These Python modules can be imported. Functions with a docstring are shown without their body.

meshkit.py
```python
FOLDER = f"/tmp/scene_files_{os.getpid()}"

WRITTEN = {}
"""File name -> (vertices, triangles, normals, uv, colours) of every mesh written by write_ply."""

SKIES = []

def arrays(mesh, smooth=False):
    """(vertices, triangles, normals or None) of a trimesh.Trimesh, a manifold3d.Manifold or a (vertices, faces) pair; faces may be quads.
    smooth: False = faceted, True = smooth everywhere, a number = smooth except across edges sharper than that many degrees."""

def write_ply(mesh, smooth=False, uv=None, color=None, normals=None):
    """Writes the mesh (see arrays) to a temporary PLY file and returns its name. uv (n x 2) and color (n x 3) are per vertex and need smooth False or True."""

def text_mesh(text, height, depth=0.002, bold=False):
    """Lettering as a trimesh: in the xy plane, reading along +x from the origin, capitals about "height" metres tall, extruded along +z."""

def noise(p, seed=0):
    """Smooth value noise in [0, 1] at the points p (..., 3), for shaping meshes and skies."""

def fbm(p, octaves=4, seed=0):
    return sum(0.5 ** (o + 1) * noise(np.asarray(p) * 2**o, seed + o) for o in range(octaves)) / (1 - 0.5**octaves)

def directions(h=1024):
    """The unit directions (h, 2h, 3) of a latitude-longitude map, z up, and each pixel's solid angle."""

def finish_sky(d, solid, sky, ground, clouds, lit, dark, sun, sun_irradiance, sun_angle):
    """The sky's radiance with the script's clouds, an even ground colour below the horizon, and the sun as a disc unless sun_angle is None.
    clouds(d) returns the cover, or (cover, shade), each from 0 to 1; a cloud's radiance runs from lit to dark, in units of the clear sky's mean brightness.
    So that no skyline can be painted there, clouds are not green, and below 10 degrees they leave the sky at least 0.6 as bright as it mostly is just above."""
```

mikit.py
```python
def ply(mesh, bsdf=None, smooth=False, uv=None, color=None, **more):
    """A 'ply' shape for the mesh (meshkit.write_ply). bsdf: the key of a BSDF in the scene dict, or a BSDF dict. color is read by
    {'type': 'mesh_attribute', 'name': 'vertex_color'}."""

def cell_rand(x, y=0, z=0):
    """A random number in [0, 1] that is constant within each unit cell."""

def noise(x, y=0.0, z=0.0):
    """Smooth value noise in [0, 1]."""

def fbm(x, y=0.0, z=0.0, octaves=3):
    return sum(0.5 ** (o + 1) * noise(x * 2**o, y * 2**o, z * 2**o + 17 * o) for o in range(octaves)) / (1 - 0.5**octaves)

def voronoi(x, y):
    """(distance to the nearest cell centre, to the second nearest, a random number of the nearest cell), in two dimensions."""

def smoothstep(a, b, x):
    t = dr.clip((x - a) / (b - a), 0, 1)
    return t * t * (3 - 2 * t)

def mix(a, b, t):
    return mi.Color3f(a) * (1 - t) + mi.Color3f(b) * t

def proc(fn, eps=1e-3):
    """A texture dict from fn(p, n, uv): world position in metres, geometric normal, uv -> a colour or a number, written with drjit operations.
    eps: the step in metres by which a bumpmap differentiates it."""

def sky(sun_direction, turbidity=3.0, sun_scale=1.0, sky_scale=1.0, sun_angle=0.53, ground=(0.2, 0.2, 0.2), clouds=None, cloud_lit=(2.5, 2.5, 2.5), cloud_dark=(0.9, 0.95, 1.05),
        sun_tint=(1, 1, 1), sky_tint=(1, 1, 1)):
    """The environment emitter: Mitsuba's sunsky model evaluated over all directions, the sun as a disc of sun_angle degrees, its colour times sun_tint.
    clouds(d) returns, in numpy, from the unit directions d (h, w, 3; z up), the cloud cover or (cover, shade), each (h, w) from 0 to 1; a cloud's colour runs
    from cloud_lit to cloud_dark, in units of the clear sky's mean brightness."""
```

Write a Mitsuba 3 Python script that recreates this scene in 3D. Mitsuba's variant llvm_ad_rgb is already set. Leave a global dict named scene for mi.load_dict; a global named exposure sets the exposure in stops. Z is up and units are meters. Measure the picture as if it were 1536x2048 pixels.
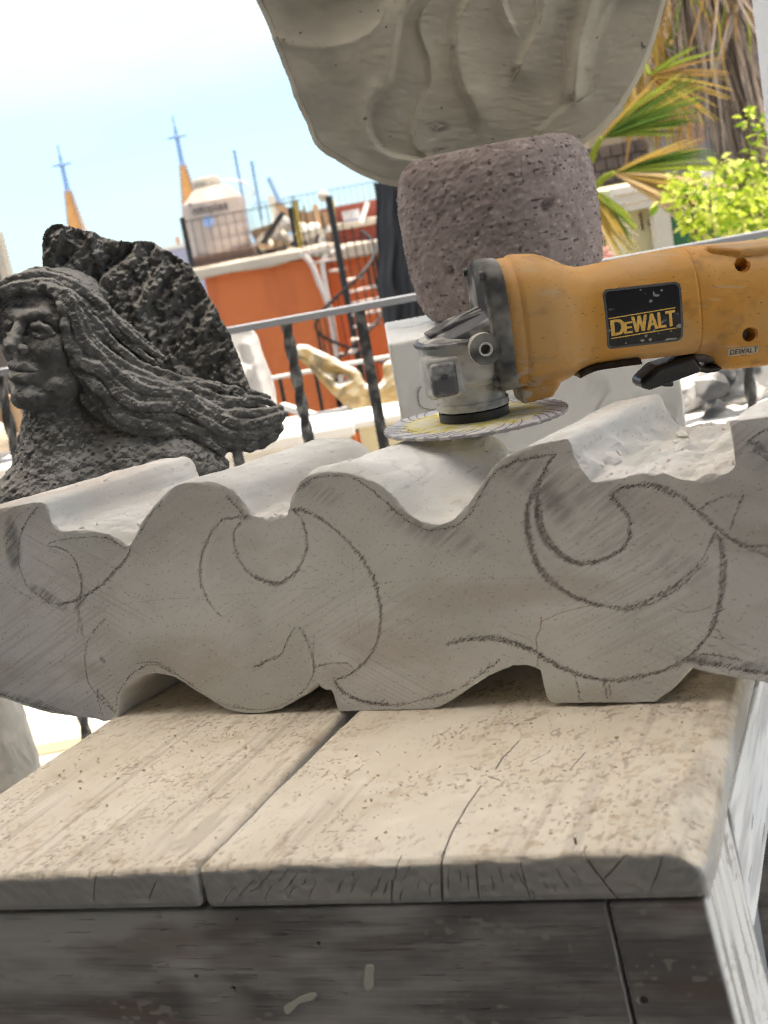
import math, random
import numpy as np, trimesh, mitsuba as mi, drjit as dr, mikit, meshkit
import manifold3d as m3
import shapely, shapely.geometry as sg
from scipy.interpolate import PchipInterpolator, CubicSpline
from scipy.ndimage import gaussian_filter1d

T = mi.ScalarTransform4f
scene, labels = {}, {}
rng = np.random.default_rng(7)
random.seed(7)

# ------------------------------------------------------------------ camera, sky, exposure
FPX = 2600.0                      # focal length in photo pixels (photo 1536 x 2048)
PITCH, ROLL = math.radians(12.9), math.radians(10.5)
ZC = 1.15
CAM = np.array([0, 0, ZC])
FW = np.array([0, math.cos(PITCH), -math.sin(PITCH)])
R0, U0 = np.array([1, 0, 0.]), np.array([0, math.sin(PITCH), math.cos(PITCH)])
RT = math.cos(ROLL) * R0 - math.sin(ROLL) * U0
UP = math.sin(ROLL) * R0 + math.cos(ROLL) * U0
scene['camera'] = {'type': 'thinlens', 'to_world': T().look_at(origin=CAM.tolist(), target=(CAM + FW).tolist(), up=UP.tolist()),
                   'fov': math.degrees(2 * math.atan(768 / FPX)), 'fov_axis': 'x', 'aperture_radius': 0.0013, 'focus_distance': 0.80,
                   'near_clip': 0.02, 'far_clip': 60000.0}
SUN = np.array([0.16, -0.06, 0.98])


def clouds(d):
    n = meshkit.fbm(d * np.array([2.2, 2.2, 6.0]), 5, seed=3)
    veil = np.clip((n - 0.36) / 0.34, 0, 1)
    return np.clip(0.25 + 0.75 * veil, 0, 1) * np.clip((d[..., 2] + 0.02) / 0.22, 0.4, 1), np.clip(0.25 * n, 0, 1)


scene['sky'] = mikit.sky(SUN, turbidity=3, sun_scale=1.0, sky_scale=1.0, clouds=clouds, cloud_lit=(2.3, 2.3, 2.3), cloud_dark=(1.4, 1.45, 1.5), sky_tint=(0.95, 1.05, 1.0), ground=(0.3, 0.28, 0.25))
exposure = 2.5


# ------------------------------------------------------------------ helpers
def nz(v):
    return np.asarray(v, float) / np.linalg.norm(v)


def ray(x, y):
    return FW + RT * (x - 768) / FPX - UP * (y - 1024) / FPX


def at(x, y, depth):
    return CAM + ray(x, y) * depth


def aty(x, y, Y):
    """the point of a pixel's ray at the distance Y along the ground"""
    r = ray(x, y)
    return CAM + r * (Y / r[1])


def atz(x, y, Z):
    r = ray(x, y)
    return CAM + r * ((Z - ZC) / r[2])


def frame(x, y, depth):
    """right-handed frame of an object seen from the front: right, up, towards the viewer; unit = one photo pixel there"""
    r = ray(x, y)
    w = -nz(r)
    ex = nz(RT - (RT @ w) * w)
    ey = np.cross(w, ex)
    s = depth / FPX * np.linalg.norm(r) ** 0
    M = np.eye(4)
    M[:3, 0], M[:3, 1], M[:3, 2], M[:3, 3] = ex * s, ey * s, w * s, CAM + r * depth
    return M


def mat4(ex, ey, ez, o, s=1.0):
    M = np.eye(4)
    M[:3, 0], M[:3, 1], M[:3, 2], M[:3, 3] = np.asarray(ex) * s, np.asarray(ey) * s, np.asarray(ez) * s, o
    return M


def numbered(key):
    if key not in scene and key not in labels:
        return key
    i = 1
    while f'{key}_{i:03d}' in scene or f'{key}_{i:03d}' in labels:
        i += 1
    return f'{key}_{i:03d}'


def thing(name, label, cat, group=None, kind=None):
    k = numbered(name)
    labels[k] = {'label': label, 'category': cat}
    if group:
        labels[k]['group'] = group
    if kind:
        labels[k]['kind'] = kind
    return k


_ply_cache = {}


def put(name, mesh, bsdf, parent=None, smooth=False, label=None, M=None, kind=None, color=None, **more):
    """one entry of the scene; returns its key"""
    key = numbered(f'{parent}__{name}') if parent else name
    if M is not None and not isinstance(mesh, dict):
        mesh = xf(mesh, M)
    scene[key] = dict(mesh) if isinstance(mesh, dict) else mikit.ply(mesh, bsdf, smooth=smooth, color=color, **more)
    if label or kind:
        labels.setdefault(key, {})
        if label:
            labels[key]['label'] = label
        if kind:
            labels[key]['kind'] = kind
    return key


def single(name, mesh, bsdf, label, cat, group=None, smooth=False, kind=None, **kw):
    k = thing(name, label, cat, group, kind)
    return put(k, mesh, bsdf, None, smooth, **kw)


def struct(name, mesh, bsdf, label, smooth=False, kind='structure'):
    scene[name] = mikit.ply(mesh, bsdf, smooth=smooth)
    labels[name] = {'label': label, 'category': name.replace('_', ' '), 'kind': kind}


def tm(v, f):
    f = np.asarray(f)
    if f.shape[1] == 4:
        f = np.vstack([f[:, [0, 1, 2]], f[:, [0, 2, 3]]])
    return trimesh.Trimesh(np.asarray(v, float), f, process=False)


def xf(mesh, M):
    if hasattr(mesh, 'to_mesh'):
        mesh = m2t(mesh)
    m = trimesh.Trimesh(mesh.vertices @ M[:3, :3].T + M[:3, 3], mesh.faces, process=False)
    return m


def cat(ms):
    return trimesh.util.concatenate([m2t(m) if hasattr(m, 'to_mesh') else m for m in ms])


def t2m(t):
    return m3.Manifold(m3.Mesh(np.asarray(t.vertices, np.float32), np.asarray(t.faces, np.uint32)))


def m2t(m):
    a = m.to_mesh()
    return tm(a.vert_properties[:, :3], a.tri_verts)


def box(lo, hi):
    lo, hi = np.minimum(lo, hi), np.maximum(lo, hi)
    b = trimesh.creation.box(np.asarray(hi) - np.asarray(lo))
    b.apply_translation((np.asarray(hi) + np.asarray(lo)) / 2)
    return b


def rbox(lo, hi, r=0.01, seg=10):
    """box with rounded edges"""
    lo, hi = np.minimum(lo, hi), np.maximum(lo, hi)
    r = min(r, (np.asarray(hi) - lo).min() * 0.49)
    sp = m3.Manifold.sphere(r, seg)
    return m2t(m3.Manifold.batch_hull([sp.translate([x, y, z]) for x in (lo[0] + r, hi[0] - r) for y in (lo[1] + r, hi[1] - r) for z in (lo[2] + r, hi[2] - r)]))


def hull_spheres(pr, seg=16):
    return m3.Manifold.batch_hull([m3.Manifold.sphere(r, seg).translate(list(map(float, p))) for p, r in pr])


def tube(pts, r, sides=8, closed_ends=True):
    p = np.asarray(pts, float)
    t = np.gradient(p, axis=0)
    t /= np.linalg.norm(t, axis=1, keepdims=True) + 1e-12
    ref = np.where(np.abs(t[:, 2:]) < 0.9, [0, 0, 1.], [1., 0, 0])
    a = np.cross(t, ref)
    for i in range(1, len(a)):
        if a[i] @ a[i - 1] < 0:
            a[i] = -a[i]
    a /= np.linalg.norm(a, axis=1, keepdims=True) + 1e-12
    b = np.cross(t, a)
    r = np.broadcast_to(r, (len(p),))
    an = np.arange(sides) * 2 * np.pi / sides
    v = (p[:, None] + r[:, None, None] * (np.cos(an)[None, :, None] * a[:, None] + np.sin(an)[None, :, None] * b[:, None])).reshape(-1, 3)
    i, j = np.meshgrid(np.arange(len(p) - 1), np.arange(sides), indexing='ij')
    q = np.stack([i * sides + j, i * sides + (j + 1) % sides, (i + 1) * sides + (j + 1) % sides, (i + 1) * sides + j], -1).reshape(-1, 4)
    f = np.vstack([q[:, [0, 1, 2]], q[:, [0, 2, 3]]])
    n = len(v)
    v = np.vstack([v, p[:1], p[-1:]])
    j = np.arange(sides)
    f = np.vstack([f, np.stack([j * 0 + n, (j + 1) % sides, j], 1), np.stack([j * 0 + n + 1, n - sides + j, n - sides + (j + 1) % sides], 1)])
    return tm(v, f)


def bar(p0, p1, w, d=None, ref=(0, 1, 0)):
    """rectangular bar between two points"""
    p0, p1 = np.asarray(p0, float), np.asarray(p1, float)
    d = w if d is None else d
    t = nz(p1 - p0)
    b = nz(np.asarray(ref, float) - (np.asarray(ref, float) @ t) * t)
    a = np.cross(b, t)
    L = np.linalg.norm(p1 - p0)
    return xf(box([-w / 2, -d / 2, 0], [w / 2, d / 2, L]), mat4(a, b, t, p0))


def loft(rings, close=True):
    """rings (n, k, 3) to a closed mesh"""
    n, k, _ = rings.shape
    v = rings.reshape(-1, 3)
    i, j = np.meshgrid(np.arange(n - 1), np.arange(k), indexing='ij')
    q = np.stack([i * k + j, i * k + (j + 1) % k, (i + 1) * k + (j + 1) % k, (i + 1) * k + j], -1).reshape(-1, 4)
    f = np.vstack([q[:, [0, 1, 2]], q[:, [0, 2, 3]]])
    if close:
        v = np.vstack([v, rings[0].mean(0), rings[-1].mean(0)])
        c = n * k
        j = np.arange(k)
        f = np.vstack([f, np.stack([j * 0 + c, (j + 1) % k, j], 1), np.stack([j * 0 + c + 1, (n - 1) * k + j, (n - 1) * k + (j + 1) % k], 1)])
    return tm(v, f)


def lathe(prof, seg=48):
    """prof: (r, z) from bottom to top, closed at the ends"""
    prof = np.asarray(prof, float)
    an = np.arange(seg) * 2 * np.pi / seg
    rings = np.stack([np.stack([r * np.cos(an), r * np.sin(an), z + 0 * an], 1) for r, z in prof])
    return loft(rings)


def smooth_poly(pts, n, closed=False):
    p = np.asarray(pts, float)
    if closed:
        p = np.vstack([p, p[:1]])
    d = np.r_[0, np.cumsum(np.linalg.norm(np.diff(p, axis=0), axis=1))]
    cs = CubicSpline(d, p, bc_type='periodic') if closed else PchipInterpolator(d, p)
    return cs(np.linspace(0, d[-1], n + (1 if closed else 0))[:n] if closed else np.linspace(0, d[-1], n))


def resample(pts, step):
    p = np.asarray(pts, float)
    d = np.r_[0, np.cumsum(np.linalg.norm(np.diff(p, axis=0), axis=1))]
    n = max(2, int(d[-1] / step))
    t = np.linspace(0, d[-1], n)
    return np.stack([np.interp(t, d, p[:, k]) for k in range(p.shape[1])], 1)


def poly_mesh(poly2d):
    """triangulated flat polygon (n, 2) with holes as shapely"""
    g = poly2d if hasattr(poly2d, 'exterior') else sg.Polygon(poly2d)
    v, f = trimesh.creation.triangulate_polygon(g, engine='earcut')
    return np.asarray(v), np.asarray(f)


def extrude(poly, h):
    g = poly if hasattr(poly, 'exterior') else sg.Polygon(poly)
    return trimesh.creation.extrude_polygon(g.buffer(0), h, engine='earcut')


def shake(mesh, amp, freq, octaves=3, seed=0, ridge=False):
    m = mesh
    n = m.vertex_normals
    k = meshkit.fbm(m.vertices * freq + 31.7, octaves, seed=seed)
    k = (1 - np.abs(2 * k - 1) * 2) if ridge else (k - 0.5) * 2
    return trimesh.Trimesh(m.vertices + n * (amp * k)[:, None], m.faces, process=False)


# distance-field modelling: primitives joined smoothly on a grid, then meshed (surface nets)
class Vol:
    def __init__(self, lo, hi, h):
        self.lo, self.h = np.asarray(lo, float), h
        self.n = np.ceil((np.asarray(hi) - lo) / h).astype(int) + 1
        self.d = np.full(self.n, 60.0, np.float32)

    def part(self, lo, hi):
        i0 = np.maximum(np.floor((lo - self.lo) / self.h).astype(int), 0)
        i1 = np.minimum(np.ceil((hi - self.lo) / self.h).astype(int) + 1, self.n)
        if (i1 <= i0).any():
            return None, None
        sl = tuple(slice(a, b) for a, b in zip(i0, i1))
        g = [(self.lo[k] + self.h * np.arange(i0[k], i1[k])).astype(np.float32) for k in range(3)]
        return sl, np.stack(np.meshgrid(*g, indexing='ij'), -1)

    def add(self, fn, lo, hi, k, sub=False):
        m = k + 3 * self.h
        sl, p = self.part(np.asarray(lo) - m, np.asarray(hi) + m)
        if sl is None:
            return
        new, old = fn(p), self.d[sl]
        if sub:
            new = -new
            h = np.maximum(k - np.abs(old - new), 0) / k
            self.d[sl] = np.maximum(old, new) + h * h * k / 4
        else:
            h = np.maximum(k - np.abs(old - new), 0) / k
            self.d[sl] = np.minimum(old, new) - h * h * k / 4

    def cap(self, a, b, ra, rb=None, k=8, sub=False, flat=None):
        a, b = np.asarray(a, np.float32), np.asarray(b, np.float32)
        rb = ra if rb is None else rb
        r = max(ra, rb)

        def fn(p):
            q = p - a
            ba = b - a
            t = np.clip((q @ ba) / max(ba @ ba, 1e-6), 0, 1)
            return np.linalg.norm(q - t[..., None] * ba, axis=-1) - (ra + (rb - ra) * t)
        self.add(fn, np.minimum(a, b) - r, np.maximum(a, b) + r, k, sub)

    def chain(self, pts, radii, k=8, sub=False):
        radii = np.broadcast_to(radii, (len(pts),))
        for i in range(len(pts) - 1):
            self.cap(pts[i], pts[i + 1], radii[i], radii[i + 1], k, sub)

    def ell(self, c, r, k=8, R=None, sub=False):
        c, r = np.asarray(c, np.float32), np.asarray(r, np.float32)
        R = np.eye(3, dtype=np.float32) if R is None else np.asarray(R, np.float32)     # rows: the ellipsoid's axes

        def fn(p):
            q = (p - c) @ R.T
            k0 = np.linalg.norm(q / r, axis=-1)
            k1 = np.linalg.norm(q / (r * r), axis=-1)
            return k0 * (k0 - 1) / np.maximum(k1, 1e-6)
        e = np.abs(R.T) @ r
        self.add(fn, c - e, c + e, k, sub)

    def mesh(self):
        d = self.d
        ins = d < 0
        c = np.zeros(np.array(d.shape) - 1, np.int8)
        for o in np.ndindex(2, 2, 2):
            c += ins[o[0]:o[0] + c.shape[0], o[1]:o[1] + c.shape[1], o[2]:o[2] + c.shape[2]]
        act = np.argwhere((c > 0) & (c < 8))
        idx = -np.ones(c.shape, np.int64)
        idx[tuple(act.T)] = np.arange(len(act))
        val = np.stack([d[act[:, 0] + o[0], act[:, 1] + o[1], act[:, 2] + o[2]] for o in np.ndindex(2, 2, 2)], 1)
        offs = np.array(list(np.ndindex(2, 2, 2)))
        s, cnt = np.zeros((len(act), 3)), np.zeros(len(act))
        for i in range(8):
            for j in range(i + 1, 8):
                if np.abs(offs[i] - offs[j]).sum() == 1:
                    a, b = val[:, i], val[:, j]
                    x = (a < 0) != (b < 0)
                    t = np.where(x, a / np.where(x, a - b, 1), 0)[:, None]
                    s += np.where(x[:, None], offs[i] + t * (offs[j] - offs[i]), 0)
                    cnt += x
        v = self.lo + self.h * (act + s / cnt[:, None])
        quads = []
        for ax in range(3):
            b_, c_ = (ax + 1) % 3, (ax + 2) % 3
            sl0, sl1 = [slice(None)] * 3, [slice(None)] * 3
            sl0[ax], sl1[ax] = slice(0, -1), slice(1, None)
            e = np.argwhere(ins[tuple(sl0)] != ins[tuple(sl1)])
            ok = (e[:, b_] > 0) & (e[:, c_] > 0) & (e[:, b_] < d.shape[b_] - 1) & (e[:, c_] < d.shape[c_] - 1)
            e = e[ok]
            flip = ins[tuple(e.T)]
            cells = []
            for db, dc in ((1, 1), (0, 1), (0, 0), (1, 0)):
                q = e.copy()
                q[:, b_] -= db
                q[:, c_] -= dc
                cells.append(idx[tuple(q.T)])
            q = np.stack(cells, 1)
            q[~flip] = q[~flip][:, ::-1]
            quads.append(q)
        m = tm(v, np.vstack(quads))
        return m


# ------------------------------------------------------------------ materials
noise, fbm, vor, sstep, mix = mikit.noise, mikit.fbm, mikit.voronoi, mikit.smoothstep, mikit.mix


def rgb(c):
    return {'type': 'rgb', 'value': [float(x) for x in np.broadcast_to(c, 3)]}


def mat(name, color, rough=0.6, bump=None, metallic=0.0, spec=0.5, two=True, **more):
    c = mikit.proc(color) if callable(color) else rgb(color)
    r = mikit.proc(rough) if callable(rough) else rough
    b = {'type': 'principled', 'base_color': c, 'roughness': r, 'metallic': metallic, 'specular': spec, **more}
    if bump:
        fn, sc, eps = bump
        b = {'type': 'bumpmap', 'arbitrary': mikit.proc(fn, eps), 'scale': sc, 'bsdf': b}
    scene[name] = {'type': 'twosided', 'bsdf': b} if two else b


# bench directions (the bench stands on sloping ground)
def vanish(x):
    return 784 - .2 * x


NB = np.cross(ray(1720, vanish(1720)), ray(-3000, vanish(-3000)))
NB = nz(NB * np.sign(NB[2]))
BB = nz(ray(1720, vanish(1720)))
BA = np.cross(BB, NB)
KB = nz(ray(2230, vanish(2230)))       # depth direction of the carved block
KA = np.cross(KB, NB)
HB = -0.70 * (ray(680, 1425) @ NB)


def onbench(x, y, c=0.0):
    r = ray(x, y)
    return CAM + r * (-(HB - c) / (r @ NB))


def onplane(x, y, p0, n):
    r = ray(x, y)
    return CAM + r * (((p0 - CAM) @ n) / (r @ n))


OB = onbench(390, 1733)
MB = mat4(BA, BB, NB, OB)              # bench coordinates (a right, b back, c up) in metres
PK = onbench(770, 1421)
MK = mat4(KA, KB, NB, PK)              # block coordinates (right, back, up)


def local(p, M):
    """drjit: world point to the coordinates of the frame M"""
    q = [p.x - float(M[0, 3]), p.y - float(M[1, 3]), p.z - float(M[2, 3])]
    return [sum(q[i] * float(M[i, k] / (np.linalg.norm(M[:3, k]) ** 2)) for i in range(3)) for k in range(3)]


def c_stone(p, n, uv):
    x, y, z = local(p, MK)
    m = fbm(x * 14, y * 14, z * 14, 4)
    c = mix((0.52, 0.512, 0.485), (0.68, 0.672, 0.65), sstep(0.3, 0.7, m))
    vein = sstep(0.022, 0.0, dr.abs(fbm(x * 9 + 3, y * 9, z * 9 + 8, 4) - 0.5)) * sstep(0.45, 0.65, noise(x * 17, y * 17, z * 17))
    c = mix(c, (0.46, 0.40, 0.33), vein * 0.10)
    c = mix(c, (0.42, 0.375, 0.32), sstep(0.52, 0.76, fbm(x * 17 + 2, y * 17, z * 34, 4)) * 0.45)
    c = mix(c, (0.50, 0.51, 0.46), sstep(0.52, 0.7, fbm(x * 11 + 31, y * 11, z * 11, 3)) * 0.4)
    c = mix(c, (0.25, 0.22, 0.20), sstep(0.84, 0.90, noise(x * 900, y * 900, z * 900)) * 0.5)
    c = mix(c, (0.80, 0.79, 0.76), sstep(0.86, 0.92, noise(x * 700 + 50, y * 700, z * 700)) * 0.25)
    c = mix(c, (0.52, 0.43, 0.36), sstep(0.58, 0.75, fbm(x * 6 + 20, y * 6, z * 6, 3)) * 0.5)
    # saw marks: oblique streaks on the sawn face only
    u, v = x * 0.92 + z * 0.40, -x * 0.40 + z * 0.92
    st = fbm(u * 18, v * 900, 3.0, 3)
    zone = sstep(0.42, 0.6, fbm(x * 7 + 4, z * 9, 1.5, 2))
    d = sstep(0.45, 0.72, st) * zone
    u2, v2 = x * 0.86 - z * 0.5, x * 0.5 + z * 0.86
    st2 = sstep(0.5, 0.75, fbm(u2 * 16, v2 * 820, 9.0, 3)) * sstep(0.5, 0.66, noise(x * 11 + 40, z * 13, 7.0))
    face = sstep(-0.5, -0.85, n.x * float(KB[0]) + n.y * float(KB[1]) + n.z * float(KB[2]))
    c = mix(c, (0.33, 0.31, 0.30), dr.maximum(d, st2 * 0.8) * face * 0.28)
    c = mix(c, (0.40, 0.39, 0.37), (1 - face) * sstep(0.80, 0.88, noise(x * 330, y * 210, z * 330)) * 0.5)
    c = mix(c, (0.50, 0.49, 0.475), (1 - face) * sstep(0.03, 0.0, dr.abs(fbm(x * 22 + 5, y * 14, z * 22, 4) - 0.5)) * 0.45)
    for sx, sz, ca, sa, ra, rb, k in SMUDGE:
        a, b = ((x - sx) * ca + (z - sz) * sa) / ra, ((z - sz) * ca - (x - sx) * sa) / rb
        h = 0.55 * fbm((x * 0.84 + z * 0.54) * 40, (z * 0.84 - x * 0.54) * 700, 4.0, 2) + 0.45 * fbm(x * 60, z * 60, 2.0, 3)
        c = mix(c, (0.20, 0.19, 0.185), face * k * sstep(1.0, 0.0, a * a + b * b) * sstep(0.25, 0.75, h))
    return c


def b_stone(p, n, uv):
    x, y, z = local(p, MK)
    cut = sstep(-0.6, -0.3, n.x * float(KB[0]) + n.y * float(KB[1]) + n.z * float(KB[2]))
    return fbm(x * 160, y * 160, z * 160, 3) + 0.7 * noise(x * 700, y * 700, z * 700) + cut * (1.6 * fbm(x * 420 + y * 160, y * 45, z * 420, 2) + 1.2 * noise(x * 90, y * 60 - x * 90, z * 90))


mat('stone_white', c_stone, 0.85, (b_stone, 0.00042, 4e-4), spec=0.2)
mat('stone_vein', (0.36, 0.29, 0.22), 0.9, spec=0.1)
mat('graphite', lambda p, n, uv: mix((0.075, 0.07, 0.068), (0.32, 0.30, 0.28), sstep(0.35, 0.75, noise(p.x * 1500, p.y * 1500, p.z * 1500))), 0.7, spec=0.2)
mat('graphite_light', lambda p, n, uv: mix((0.19, 0.175, 0.165), (0.43, 0.40, 0.37), sstep(0.35, 0.7, noise(p.x * 1300, p.y * 1300, p.z * 1300))), 0.8, spec=0.1)


def c_dusty(p, n, uv):
    x, y, z = local(p, MB)
    dust = mix((0.63, 0.56, 0.45), (0.76, 0.70, 0.60), fbm(x * 40, y * 40, 2.0, 3))
    dust = mix(dust, (0.50, 0.40, 0.28), sstep(0.5, 0.75, fbm(x * 260, y * 200, 5.0, 4)) * sstep(0.3, 0.7, noise(x * 30, y * 30, 6.0)) * 0.6)
    grain = fbm(x * 260, y * 22, z * 40, 3)
    wood = mix((0.13, 0.10, 0.08), (0.28, 0.24, 0.20), grain)
    bare = sstep(0.56, 0.74, fbm(x * 420 + 9, y * 190 + 4, 0.5, 4)) * sstep(0.40, 0.62, noise(x * 16 + 3, y * 13, 8.0))
    edge = sstep(0.165, 0.197, x) * sstep(0.40, 0.62, fbm(x * 150, y * 60, 1.0, 3)) + sstep(0.12, 0.17, y) * sstep(0.05, 0.15, x) * sstep(0.52, 0.62, fbm(x * 90, y * 90, 11.0, 3))
    seam = sstep(0.03, 0.002, dr.abs(x + 0.012)) * sstep(0.002, -0.004, x) * sstep(0.48, 0.64, fbm(x * 160, y * 30, 6.0, 3))
    k = dr.clip(bare + edge * 0.8 + seam * 0.8, 0, 1)
    speck = sstep(0.72, 0.80, noise(x * 620, y * 420, 3.0)) * sstep(0.42, 0.62, noise(x * 40, y * 40, 1.0))
    side = sstep(0.52, 0.22, 0.35 * (fbm(x * 300, y * 300, z * 300, 2) - 0.5) + n.x * float(NB[0]) + n.y * float(NB[1]) + n.z * float(NB[2]))
    streak = sstep(0.52, 0.72, fbm(x * 230, y * 8, 7.0, 3)) * dr.maximum(sstep(-0.075, -0.02, x) * sstep(0.006, -0.003, x), sstep(0.40, 0.65, noise(x * 22, y * 6, 12.0)) * 0.7)
    c = mix(dust, wood, dr.clip(k * 0.30 + streak * 0.34, 0, 0.7))
    c = mix(c, (0.16, 0.11, 0.07), speck * 0.4)
    endg = sstep(0.4, 0.8, -(n.x * float(BB[0]) + n.y * float(BB[1]) + n.z * float(BB[2])))
    ring = fbm((x + z * (0.6 - 6 * x)) * 700, z * 260, y * 30, 3)
    w2 = mix((0.31, 0.297, 0.278), (0.42, 0.405, 0.38), ring)
    w2 = mix(w2, (0.42, 0.39, 0.34), sstep(0.5, 0.72, fbm(x * 24, z * 60, y * 24, 3)) * 0.8)
    w2 = mix(w2, (0.55, 0.54, 0.52), (1 - endg) * sstep(0.3, 0.6, fbm(x * 60, z * 60, y * 14, 3)) * 0.75)
    return mix(c, w2, side)


def b_dusty(p, n, uv):
    x, y, z = local(p, MB)
    return 0.8 * fbm(x * 110, y * 80, z * 110, 3) + 0.5 * noise(x * 450, y * 300, z * 450)


mat('wood_dusty', c_dusty, 0.95, (b_dusty, 0.0011, 4e-4), spec=0.12)


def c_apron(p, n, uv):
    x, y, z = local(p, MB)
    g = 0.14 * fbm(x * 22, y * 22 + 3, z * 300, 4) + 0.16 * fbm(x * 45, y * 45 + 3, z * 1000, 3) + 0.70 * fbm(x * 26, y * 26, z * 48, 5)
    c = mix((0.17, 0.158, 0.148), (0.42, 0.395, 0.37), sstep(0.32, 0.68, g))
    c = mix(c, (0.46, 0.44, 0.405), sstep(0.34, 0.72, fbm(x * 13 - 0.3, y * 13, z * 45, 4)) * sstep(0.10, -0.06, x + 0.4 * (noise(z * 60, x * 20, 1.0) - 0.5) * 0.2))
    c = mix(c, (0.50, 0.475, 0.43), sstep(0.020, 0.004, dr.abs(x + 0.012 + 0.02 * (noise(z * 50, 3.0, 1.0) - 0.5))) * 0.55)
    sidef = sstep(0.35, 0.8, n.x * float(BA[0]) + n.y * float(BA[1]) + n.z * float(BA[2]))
    c = mix(c, mix((0.30, 0.28, 0.26), (0.72, 0.71, 0.69), sstep(0.3, 0.6, fbm(x * 200, y * 200, z * 14, 3))), sidef)  # right-facing side painted paler, its brightness put into the colour
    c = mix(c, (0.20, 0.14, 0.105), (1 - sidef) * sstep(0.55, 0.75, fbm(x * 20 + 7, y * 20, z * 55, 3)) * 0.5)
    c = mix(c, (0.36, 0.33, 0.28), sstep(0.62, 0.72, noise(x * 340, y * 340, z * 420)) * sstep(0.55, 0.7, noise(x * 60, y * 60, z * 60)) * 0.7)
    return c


def b_apron(p, n, uv):
    x, y, z = local(p, MB)
    return fbm(x * 14, y * 14, z * 420, 3) + 0.4 * fbm(x * 120, y * 120, z * 300, 2)


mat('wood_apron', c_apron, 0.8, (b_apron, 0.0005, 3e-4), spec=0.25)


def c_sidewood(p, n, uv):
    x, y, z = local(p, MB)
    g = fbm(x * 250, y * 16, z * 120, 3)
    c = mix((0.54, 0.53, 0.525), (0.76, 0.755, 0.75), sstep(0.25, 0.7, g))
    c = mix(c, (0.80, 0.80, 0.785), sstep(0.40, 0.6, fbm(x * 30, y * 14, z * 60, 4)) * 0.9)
    return mix(c, (0.25, 0.24, 0.23), sstep(0.72, 0.78, fbm(x * 200, y * 30, z * 200, 2)) * 0.7)


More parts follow.
